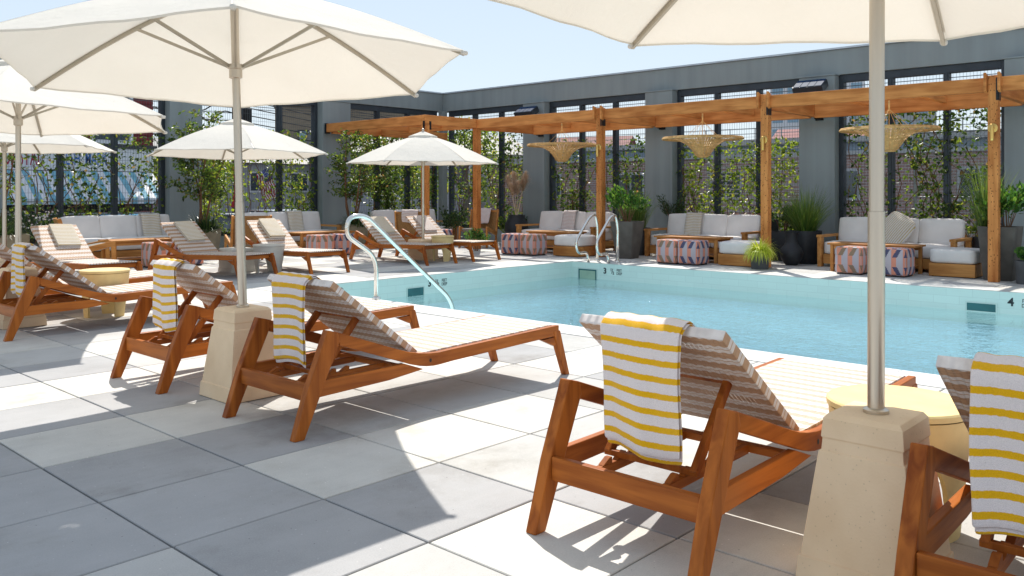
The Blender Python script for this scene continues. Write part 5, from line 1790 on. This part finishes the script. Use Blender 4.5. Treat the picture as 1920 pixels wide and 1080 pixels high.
vine('vine on the screen behind the ladder side sofa', 'y', 10.0, 12.55, 1.9, 2.0, 45)
vine('bright yellow green vine on the screen behind the middle sofa', 'y', 6.7, 9.2, 3.0, 1.85, 46, 'leaf_light', bare=-0.03)
vine('dark vine on the screen behind the right hand sofa', 'y', 3.42, 5.86, 2.9, 2.45, 47)
vine('vine on the screen right of the last pergola post', 'y', 0.1, 2.55, 2.6, 2.5, 48)
vine('sparse vine on the screen at the far left', 'x', 1.5, 4.1, 2.2, 2.2, 49)
# ================================================================ THE STREET BEYOND THE WALLS
def uvrect(mb, a, b, c, d, w, h):
    mb.quad(a, b, c, d, [(0, 0), (w, 0), (w, h), (0, h)])

def red_building():
    t = thing('red_building', 'red clapboard building with white windows over a shop front', 'building', (6.5, 26, 0))
    m = MB(); z = 2.62; k = 0
    while z < 5.2:
        m.prism([(-0.0, 0), (0, 0), (0, 0)], 0, 0) if False else None
        # one clapboard course: slightly sloped board face toward -y
        n = m.add([(-6.5, -0.035, z), (5.40, -0.035, z), (5.40, 0.0, z + 0.16), (-6.5, 0.0, z + .16), (-6.5, 0, z), (5.40, 0, z)])
        m.face((n, n + 1, n + 2, n + 3)); m.face((n + 4, n + 5, n + 1, n))
        z += 0.16
    m.build('clapboard', 'clapboard_red', t)
    b = MB(); b.box((-6.5, 0.002, -0.9), (5.40, 9, 5.3)); b.build('body', 'clapboard_red', t)
    MB().box((4.70, -0.06, 2.60), (4.83, 0.0, 7.62)).build('corner_board', 'paint_white', t) if False else None
    for x in (-4.0, 0.1, 4.15):
        f = MB(); f.box((x - .62, -0.075, 2.63), (x + .62, -0.04, 4.35)); w = f.build('window', 'paint_white', t)
        g = MB(); g.box((x - .50, -0.09, 2.75), (x + .50, -0.076, 3.46)); g.box((x - .50, -0.09, 3.52), (x + .50, -0.076, 4.23))
        g.build('pane', 'glass_dark', w)
    MB().box((-6.6, -0.10, 2.50), (5.5, 0.0, 2.615)).build('cornice', 'shop_dark', t)
    s = MB(); s.box((-6.5, -0.06, 1.82), (5.40, -0.001, 2.4985)); sgn = s.build('sign_board', 'paint_white', t)
    def M(x, z): return Matrix.Translation((x, -0.063, z)) @ Matrix(((1, 0, 0, 0), (0, 0, -1, 0), (0, 1, 0, 0), (0, 0, 0, 1)))
    text_mesh('COASTAL', 0.66, 'sign_red', 'lettering', sgn, M(1.62, 2.15), 0.003, 0.42, 0.004)
    text_mesh('FRESH  MARK', 0.56, 'sign_blue', 'lettering', sgn, M(3.30, 2.15), 0.003, 0.42, 0.004)
    # awning of blue and white stripes
    a = MB(); n = 64; x0, x1 = -6.4, 5.35
    for k in range(n):
        a.cur = 0 if (k // 1) % 2 else 1
        xa, xb = x0 + (x1 - x0) * k / n, x0 + (x1 - x0) * (k + 1) / n
        a.quad((xa, -1.15, 1.02), (xb, -1.15, 1.02), (xb, -0.062, 1.80), (xa, -0.062, 1.80))
        a.quad((xa, -1.15, 0.86), (xb, -1.15, 0.86), (xb, -1.15, 1.02), (xa, -1.15, 1.02))
    a.build('awning', ['paint_white', 'awning_blue'], t)
    d = MB(); d.box((-6.4, -0.03, -0.9), (5.35, 0.0, 1.78)); d.build('shop_front', 'shop_dark', t)
red_building()
def railing(label, x0, x1, y, h):
    t = thing('street_railing', label, 'railing', ((x0 + x1) / 2, y, 0))
    m = MB(); w = (x1 - x0) / 2
    for z in (h, h * .66, h * .33):
        m.beam((-w, 0, z), (w, 0, z), 0.035, 0.035)
    m.build('rails', 'galvanised', t)
    k = int((x1 - x0) / 1.4)
    for i in range(k + 1):
        x = -w + 2 * w * i / k
        MB().beam((x, 0, -0.9), (x, 0, h + .04), 0.045, 0.045).build('rail_post', 'galvanised', t)
railing('grey pipe railing in front of the striped awning', 1.5, 12.5, 23.6, 0.95)

def buff_building():
    t = thing('buff_brick_building', 'buff brick building with a small blue window behind the wires', 'building', (23.47, 47.35, 0), R(-34))
    m = MB()
    for (a, b, d1) in (((5.1, 0), (9, 0), 0),):
        uvrect(m, (5.1, 0, -.9), (14, 0, -.9), (14, 0, 6.3), (5.1, 0, 6.3), 8.9, 7.2)
    uvrect(m, (5.1, 9, -.9), (5.1, 0, -.9), (5.1, 0, 6.3), (5.1, 9, 6.3), 9, 7.2)
    m.quad((5.1, 0, 6.3), (14, 0, 6.3), (14, 9, 6.3), (5.1, 9, 6.3))
    m.quad((14, 0, -.9), (14, 9, -.9), (14, 9, 6.3), (14, 0, 6.3))
    m.build('brick_wall', 'brick_buff', t)
    MB().box((5.0, -0.12, 6.305), (14.1, 9.1, 6.5)).build('roof_edge', 'shop_dark', t)
    f = MB(); f.box((6.4, -0.05, 3.9), (7.5, -0.004, 4.9)); w = f.build('window', 'shop_dark', t)
    g = MB(); g.box((6.5, -0.065, 4.0), (6.9, -0.051, 4.8)); g.box((7.0, -0.065, 4.0), (7.4, -0.051, 4.8)); g.build('pane', 'glass_blue', w)
    f = MB(); f.box((10.4, -0.05, 3.9), (11.5, -0.004, 4.9)); w = f.build('window', 'shop_dark', t)
    g = MB(); g.box((10.5, -0.065, 4.0), (10.9, -0.051, 4.8)); g.box((11.0, -0.065, 4.0), (11.4, -0.051, 4.8)); g.build('pane', 'glass_blue', w)
buff_building()

def low_house(label, x, y, w, d, h, rh, wall, roof, rz=0.0, nwin=4):
    t = thing('low_building', label, 'building', (x, y, 0), rz)
    m = MB(); m.box((-w / 2, 0, -0.9), (w / 2, d, h)); m.build('walls', wall, t)
    r = MB(); r.prism([(0, 0), (0, 0), (0, 0)], 0, 0) if False else None
    P = [(-0.3, h + .002), (d + .3, h + .002), (d / 2, h + rh)]
    r.prism(P, -w / 2 - .3, w / 2 + .3); Mz = Matrix.Rotation(PI / 2, 4, 'Z')
    r.v = [tuple(Mz @ Vector(p)) for p in r.v]
    r.build('roof', roof, t)
    for k in range(nwin):
        xx = -w / 2 + (k + .5) * w / nwin
        f = MB(); f.box((xx - .55, -0.06, h * .45), (xx + .55, -0.003, h * .85)); wn = f.build('window', 'paint_white', t)
        g = MB(); g.box((xx - .45, -0.075, h * .45 + .1), (xx + .45, -0.061, h * .85 - .1)); g.build('pane', 'glass_dark', wn)
low_house('low grey building behind the dense vine and flag', 21.0, 37, 9, 7, 2.6, 1.2, 'paint_lightgrey', 'shop_dark')
low_house('pale grey building far behind the corner screens', 30, 33, 11, 8, 3.2, 1.3, 'paint_lightgrey', 'shop_dark', R(-25))

def utility_pole(label, x, y, h):
    t = thing('utility_pole', label, 'utility pole', (x, y, 0))
    MB().tube([(0, 0, -0.95), (0, 0, h)], [0.17, 0.12], 14).build('pole', 'pole_wood', t, smooth='auto')
    m = MB(); m.beam((-1.2, 0.1, h - 0.7), (1.2, -0.1, h - .7), 0.1, 0.12); m.build('crossarm', 'pole_wood', t)
    for k in range(4):
        MB().lathe([(0.03, 0), (0.05, 0.06), (0.03, 0.14)], 8, (-1.0 + k * .66, 0.08 - k * .05, h - .635)).build('insulator', 'shop_dark', t)
    MB().lathe([(0.22, 0), (0.25, 0.05), (0.25, 0.65), (0.15, 0.75)], 14, (0.45, -0.1, h - 2.1)).build('transformer', 'cable_black', t, smooth='auto')
utility_pole('tall brown utility pole behind the middle parasol pole', 19.2, 34, 6.3)
def cables():
    t = thing('overhead_cables', 'bundle of black overhead utility cables beyond the end wall', 'cables', (19.2, 34, 0))
    rnd = random.Random(4)
    for k in range(9):
        z0 = 6.3 - k * 0.33; x1 = 30; z1 = z0 - 0.9 + rnd.uniform(-.3, .3)
        for s, (xe, ye, ze) in ((1, (22, 6 + rnd.uniform(-1, 1), z1 + 0.6)), (-1, (-20, -5, z0 + 0.5))):
            pts = []
            for q in range(13):
                f = q / 12
                pts.append((xe * f, ye * f, z0 * (1 - f) + ze * f - 0.45 * math.sin(PI * f) - rnd.uniform(0, .02)))
            m = MB(); m.tube(pts, rnd.choice((0.018, 0.025, 0.035)), 5)
            m.build('cable', 'cable_black', t)
    for k in range(3):
        pts = [(0, 0, 5.6 - k * .5)] + [(-0.7 - 0.5 * q, -0.2, 5.3 - k * .45 + 0.35 * math.sin(q * 2.1 + k)) for q in range(9)]
        m = MB(); m.tube(arc_pts(pts, .3, 4), 0.03, 5); m.build('cable', 'cable_black', t)
cables()

def flag():
    t = thing('american_flag', 'stars and stripes flag hanging from a slanted pole beyond the vines', 'flag', (12.45, 20.4, -0.15))
    MB().tube([(-0.35, 0, -0.9), (-0.35, 0, 1.2), (0.10, 0, 2.15)], 0.018, 8).build('flagpole', 'galvanised', t)
    m = MB(); n = 26; k = 13
    O = Vector((0.06, -0.02, 2.02)); along = Vector((0.36, 0, -0.98)).normalized(); across = Vector((-0.45, 0, -0.30)).normalized()
    across = Vector((-0.80, 0, -0.42)).normalized()
    W, H = 0.78, 0.46
    g = []
    for i in range(n + 1):
        g.append(m.add([O + along * (W * i / n) + across * (H * j / k) + Vector((0, 0.035 * math.sin(i * 0.55 + j * .3), 0)) for j in range(k + 1)]))
    for i in range(n):
        for j in range(k):
            blue = i < n * 0.40 and j < 7
            m.cur = 2 if blue else (0 if j % 2 == 0 else 1)
            m.face((g[i] + j, g[i + 1] + j, g[i + 1] + j + 1, g[i] + j + 1))
    f = m.build('cloth', ['flag_red', 'flag_white', 'flag_blue'], t, smooth=True)
    s = MB(); s.cur = 0
    for a in range(5):
        for b in range(4):
            i = 1 + a * 2; j = b * 1.7 + .9
            c = O + along * (W * i / n) + across * (H * j / k) + Vector((0, 0.035 * math.sin(i * 0.55 + j * .3) - 0.008, 0))
            P = [c + along * (0.014 * math.cos(q * PI / 5) * (1 if q % 2 == 0 else .4)) + across * (0.014 * math.sin(q * PI / 5) * (1 if q % 2 == 0 else .4)) for q in range(10)]
            n0 = s.add(P); s.face([n0 + q for q in range(10)])
    s.build('stars', 'flag_white', f)
flag()
rf = thing('red_banner', 'small red and white feather banner left of the far parasol pole', 'banner', (11.55, 20.6, -0.2))
m = MB(); g = []
for i in range(15):
    f = i / 14; z = 1.0 + 1.05 * f; xo = 0.16 * math.sin(f * PI) ; wd = 0.10 + 0.10 * math.sin(f * PI)
    g.append(m.add([(xo - wd * .5 + wd * j / 4, 0.02 * math.sin(j + i * .5), z) for j in range(5)]))
for i in range(14):
    for j in range(4):
        m.cur = 1 if (i in (4, 5, 9) and j > 0) else 0
        m.face((g[i] + j, g[i] + j + 1, g[i + 1] + j + 1, g[i + 1] + j))
m.build('cloth', ['flag_red', 'flag_white'], rf, smooth=True)
MB().tube([(0, 0.03, -.9), (0, 0.03, 1.4), (0.1, 0.03, 2.05)], 0.012, 6).build('banner_pole', 'galvanised', rf)

def car(label, x, y, rz, paint):
    t = thing('parked_car', label, 'car', (x, y, -0.85), rz, 'cars parked beyond the end wall')
    body = [(-2.2, 0.28), (2.15, 0.28), (2.25, 0.45), (2.2, 0.68), (1.9, 0.80), (1.05, 0.92), (-1.65, 0.96), (-2.15, 0.90), (-2.28, 0.62)]
    MB().prism(body, -0.86, 0.86).build('body', paint, t, bevel=0.07, segs=3)
    cab = MB()
    lo = [(1.02, .921), (-1.75, .945)]; hi = [(0.25, 1.42), (-1.25, 1.43)]
    n = cab.add([(1.02, -.80, .90), (1.02, .80, .90), (-1.80, .80, .93), (-1.80, -.80, .93), (0.25, -.62, 1.41), (0.25, .62, 1.41), (-1.20, .62, 1.43), (-1.20, -.62, 1.43)])
    for q in ((4, 5, 6, 7), (0, 1, 5, 4), (1, 2, 6, 5), (2, 3, 7, 6), (3, 0, 4, 7)): cab.face([n + i for i in q])
    cab.build('windows', 'glass_dark', t, bevel=0.04)
    rf_ = MB(); rf_.box((-1.22, -.60, 1.425), (0.24, .60, 1.47)); rf_.build('roof', paint, t, bevel=0.03)
    for sx in (-1.38, 1.38):
        for sy in (-1, 1):
            w = MB(); w.lathe([(0.20, -.09), (0.31, -.09), (0.33, -.06), (0.33, .06), (0.31, .09), (0.20, .09)], 24)
            Mw = Matrix.Translation((sx, sy * 0.80, 0.33)) @ Matrix.Rotation(PI / 2, 4, 'X'); w.v = [tuple(Mw @ Vector(p)) for p in w.v]
            wh = w.build('wheel', 'rubber', t, smooth='auto')
            r_ = MB(); r_.lathe([(0.02, -.095), (0.205, -.093), (0.205, .093), (0.02, .095)], 18); r_.v = [tuple(Mw @ Vector(p)) for p in r_.v]
            r_.build('rim', 'galvanised', wh, smooth='auto')
    for sy in (-.62, .62):
        MB().box((2.19, sy - .16, .56), (2.262, sy + .16, .68)).build('headlight', 'paint_white', t, bevel=0.01)
        MB().box((-2.27, sy - .16, .66), (-2.19, sy + .16, .80)).build('tail_light', 'tail_red', t, bevel=0.01)
car('white car parked behind the sofa at the middle pole', 12.9, 21.0, R(8), 'car_white')
car('blue car parked right of the striped awning', 10.2, 22.2, R(20), 'car_blue')
car('silver car parked beyond the dense vine', 15.9, 24.5, R(4), 'car_silver')
car('white car parked at far left beyond the end wall', 4.2, 20.6, R(3), 'car_white')
car('red car parked beside the blue car', 11.4, 25.4, R(20), 'car_red')

# right-hand side: brick wall, viaduct, towers, chain link
def brick_building():
    t = thing('brick_building', 'long low dark red brick building under the viaduct', 'building', (31, 8, 0))
    m = MB(); h = 2.55
    uvrect(m, (0, 22, -.9), (0, -22, -.9), (0, -22, h), (0, 22, h), 44, h)
    uvrect(m, (9, 22, -.9), (0, 22, -.9), (0, 22, h), (9, 22, h), 9, h)
    m.quad((0, 22, h), (0, -22, h), (9, -22, h), (9, 22, h))
    m.build('brick_wall', 'brick_red', t)
    MB().box((-0.08, -22.1, h + .002), (9, 22.1, h + .14)).build('roof_edge', 'viaduct_concrete', t)
    for k in range(9):
        y = 18 - k * 4.6
        f = MB(); f.box((-0.06, y - .7, .9), (-.003, y + .7, 2.05)); w = f.build('window', 'paint_lightgrey', t)
        g = MB(); g.box((-0.075, y - .6, 1.0), (-.061, y - .05, 1.95)); g.box((-.075, y + .05, 1.0), (-.061, y + .6, 1.95)); g.build('pane', 'glass_dark', w)
brick_building()
def viaduct():
    t = thing('rail_viaduct', 'blue grey steel rail viaduct running across behind the pergola', 'viaduct', (62, 20, 0), R(4))
    MB().box((-1.5, -110, 3.6), (1.5, 110, 4.7)).build('girder', 'viaduct_steel', t)
    MB().box((-1.9, -110, 4.705), (1.9, 110, 5.1)).build('deck', 'viaduct_concrete', t)
    m = MB()
    m.box((-1.85, -110, 5.55), (-1.8, 110, 5.6)); m.box((-1.85, -110, 5.95), (-1.8, 110, 6.0))
    for k in range(110): m.box((-1.85, -110 + k * 2, 5.1), (-1.8, -109.94 + k * 2, 6.0))
    m.build('guard_rail', 'galvanised', t)
    for k in range(15):
        y = -105 + k * 15
        MB().box((-1.0, y - .6, -.9), (1.0, y + .6, 3.598)).build('pier', 'viaduct_concrete', t)
viaduct()
def tower(label, x, y, w, d, h, floors, cols, mat):
    t = thing('apartment_tower', label, 'building', (x, y, 0), R(20))
    MB().box((-w / 2, -d / 2, 0), (w / 2, d / 2, h)).build('walls', mat, t)
    for fl in range(floors):
        z = h * (fl + .25) / floors
        m = MB()
        for c in range(cols):
            y0 = -d / 2 + d * (c + .15) / cols
            m.box((-w / 2 - .06, y0, z), (-w / 2 - .005, y0 + d * .7 / cols, z + h * .55 / floors))
        for c in range(cols):
            x0 = -w / 2 + w * (c + .15) / cols
            m.box((x0, -d / 2 - .06, z), (x0 + w * .7 / cols, -d / 2 - .005, z + h * .55 / floors))
        m.build('window_band', 'glass_blue', t)
tower('pale apartment tower far behind the middle screen', 157, 66, 16, 16, 21, 8, 6, 'paint_white')
tower('grey block beside the pale far tower', 150, 50, 10, 12, 16, 6, 4, 'viaduct_concrete')
tower('low pale block far behind the ladder side screen', 150, 120, 14, 22, 12, 4, 8, 'paint_lightgrey')
low_house('red roofed house far behind the ladder side screen', 92, 72, 12, 9, 6.2, 2.8, 'paint_white', 'clapboard_red', R(-70))
low_house('red brick house far behind the right hand lamp', 86, 34, 13, 8, 6.6, 1.4, 'brick_red', 'clapboard_red', R(-75))

def chain_link():
    t = thing('chain_link_fence', 'galvanised chain link fence behind the right hand screen', 'fence', (17.6, 2.5, 0))
    m = MB(); y0, y1, h = -3.0, 2.95, 2.35; s = 0.085
    n = int((y1 - y0 + h) / s)
    for k in range(n):
        c = y0 - h + k * s * 1.0
        for d in (1, -1):
            # wire y = c + z (d=1) ; clipped to the panel
            if d == 1: za, zb = max(0.05, y0 - c), min(h, y1 - c); f = lambda z: c + z
            else:
                c2 = c + h; za, zb = max(0.05, c2 - y1), min(h, c2 - y0); f = lambda z: c2 - z
            if zb - za < 0.05: continue
            m.beam((0.004 * d, f(za), za), (0.004 * d, f(zb), zb), 0.006, 0.006)
    m.build('wire_mesh', 'galvanised', t)
    for y in (-3.0, 0.0, 2.98):
        MB().tube([(0, y, -.9), (0, y, h + .06)], 0.03, 8).build('fence_post', 'galvanised', t)
    MB().tube([(0, y0, h), (0, y1, h)], 0.02, 8).build('top_rail', 'galvanised', t)
    MB().tube([(0, y0, 1.1), (0, y1, 1.1)], 0.016, 8).build('middle_rail', 'galvanised', t)
chain_link()
p = thing('concrete_post', 'square grey concrete post behind the right hand screen', 'post', (18.2, 3.6, 0))
MB().box((-.16, -.16, -.9), (.16, .16, 4.2)).build('shaft', 'planter_brown', p, bevel=.01)
def slat_fence():
    t = thing('slat_fence', 'pale horizontal slat fence behind the middle screen', 'fence', (19.5, 9.6, 0))
    m = MB()
    for k in range(22):
        z = 0.15 + k * 0.11
        m.box((-0.02, -1.55, z), (0.02, 1.55, z + 0.034))
    m.build('slats', 'slat_pale', t)
    for y in (-1.5, 0, 1.5):
        MB().box((0.021, y - .03, -.9), (0.06, y + .03, 2.6)).build('fence_post', 'galvanised', t)
slat_fence()
# trees beyond the walls
def street_tree(label, x, y, h, rx, n, seed, mat='leaf_vine'):
    random.seed(seed)
    t = thing('street_tree', label, 'tree', (x, y, 0), 0, 'trees beyond the walls')
    tr = MB(); m = MB(); lobes = []
    tr.tube([(0, 0, -.95), (0.06, 0, h * .35), (0.02, .05, h * .8)], [0.14, 0.10, 0.03], 8)
    for k in range(13):
        a = random.uniform(0, 2 * PI); z = h * random.uniform(.35, .95); r = rx * random.uniform(.25, .85) * (1.15 - abs(z / h - .6))
        c = Vector((r * math.cos(a), r * math.sin(a), z)); lobes.append((c, rx * random.uniform(.28, .5)))
        tr.tube([(0.03, 0.02, z * .72), c * .6 + Vector((0, 0, z * .36)), c], [.04, .025, .008], 5)
    for k in range(n):
        c, r = random.choice(lobes)
        d = rv(1).normalized(); p = c + d * r * random.random() ** .45
        leaf(m, p, d + rv(.9) + Vector((0, 0, -.2)), random.uniform(.10, .19), random.uniform(.06, .11))
    tr.build('trunk', 'bark_grey', t); m.build('crown', mat, t)
street_tree('street tree behind the left far parasol and vine', 15.6, 30.5, 2.9, 2.1, 2600, 61, 'leaf_light')
street_tree('street tree behind the corner pergola screen', 21.0, 26.0, 3.2, 2.2, 2600, 62, 'leaf_vine')
street_tree('street tree beyond the pampas grass corner', 20.0, 20.5, 3.5, 1.6, 2000, 63, 'leaf_light')
street_tree('low street tree behind the small tree at the flag', 12.9, 25.2, 2.6, 1.4, 1800, 64, 'leaf_light')

# ================================================================ LIGHT, SKY, CAMERA
SUN = Vector((0.58, 0.56, 1.0)).normalized()
elev = math.asin(SUN.z)
w = bpy.data.worlds.new('World'); scene.world = w; w.use_nodes = True
nt = w.node_tree; nt.nodes.clear()
sky = nt.nodes.new('ShaderNodeTexSky'); sky.sky_type = 'NISHITA'; sky.sun_disc = False
sky.sun_elevation = elev
sky.sun_rotation = math.atan2(SUN.x, SUN.y)
sky.air_density = 1.0; sky.dust_density = 0.1; sky.ozone_density = 2.0
bg = nt.nodes.new('ShaderNodeBackground'); bg.inputs[1].default_value = 0.15
gm = nt.nodes.new('ShaderNodeGamma'); gm.inputs[1].default_value = 0.25      # evens the bright summer haze from horizon to zenith
gain = nt.nodes.new('ShaderNodeMix'); gain.data_type = 'RGBA'; gain.blend_type = 'MULTIPLY'; gain.inputs[0].default_value = 1.0
gain.inputs[7].default_value = (1.19, 1.28, 1.37, 1)
wo = nt.nodes.new('ShaderNodeOutputWorld')
nt.links.new(sky.outputs[0], gm.inputs[0]); nt.links.new(gm.outputs[0], gain.inputs[6]); nt.links.new(gain.outputs[2], bg.inputs[0]); nt.links.new(bg.outputs[0], wo.inputs[0])
sl = bpy.data.lights.new('sun', 'SUN'); sl.energy = 2.0; sl.angle = R(0.53); sl.color = (1.0, 0.955, 0.88)
so = bpy.data.objects.new('sun', sl); COL.objects.link(so)
so.rotation_euler = SUN.to_track_quat('Z', 'Y').to_euler(); so.location = SUN * 30

cam = bpy.data.cameras.new('camera'); cam.sensor_width = 36; cam.lens = 30.0
cam.shift_y = -180 / 1920
cam.clip_start = 0.05; cam.clip_end = 2000
cobj = bpy.data.objects.new('camera', cam); COL.objects.link(cobj)
cobj.location = (0, 0, 1.2)
cobj.rotation_euler = (R(90), 0, -math.atan2(0.7364, 0.6766))
scene.camera = cobj

scene.view_settings.view_transform = 'Standard'
scene.view_settings.look = 'None'
scene.view_settings.exposure = 1.53
scene.view_settings.gamma = 1.0
scene.render.engine = 'CYCLES'
scene.cycles.max_bounces = 10
scene.cycles.transparent_max_bounces = 24
scene.cycles.caustics_reflective = False
scene.cycles.caustics_refractive = False
scene.cycles.sample_clamp_indirect = 6.0
scene.cycles.use_denoising = True
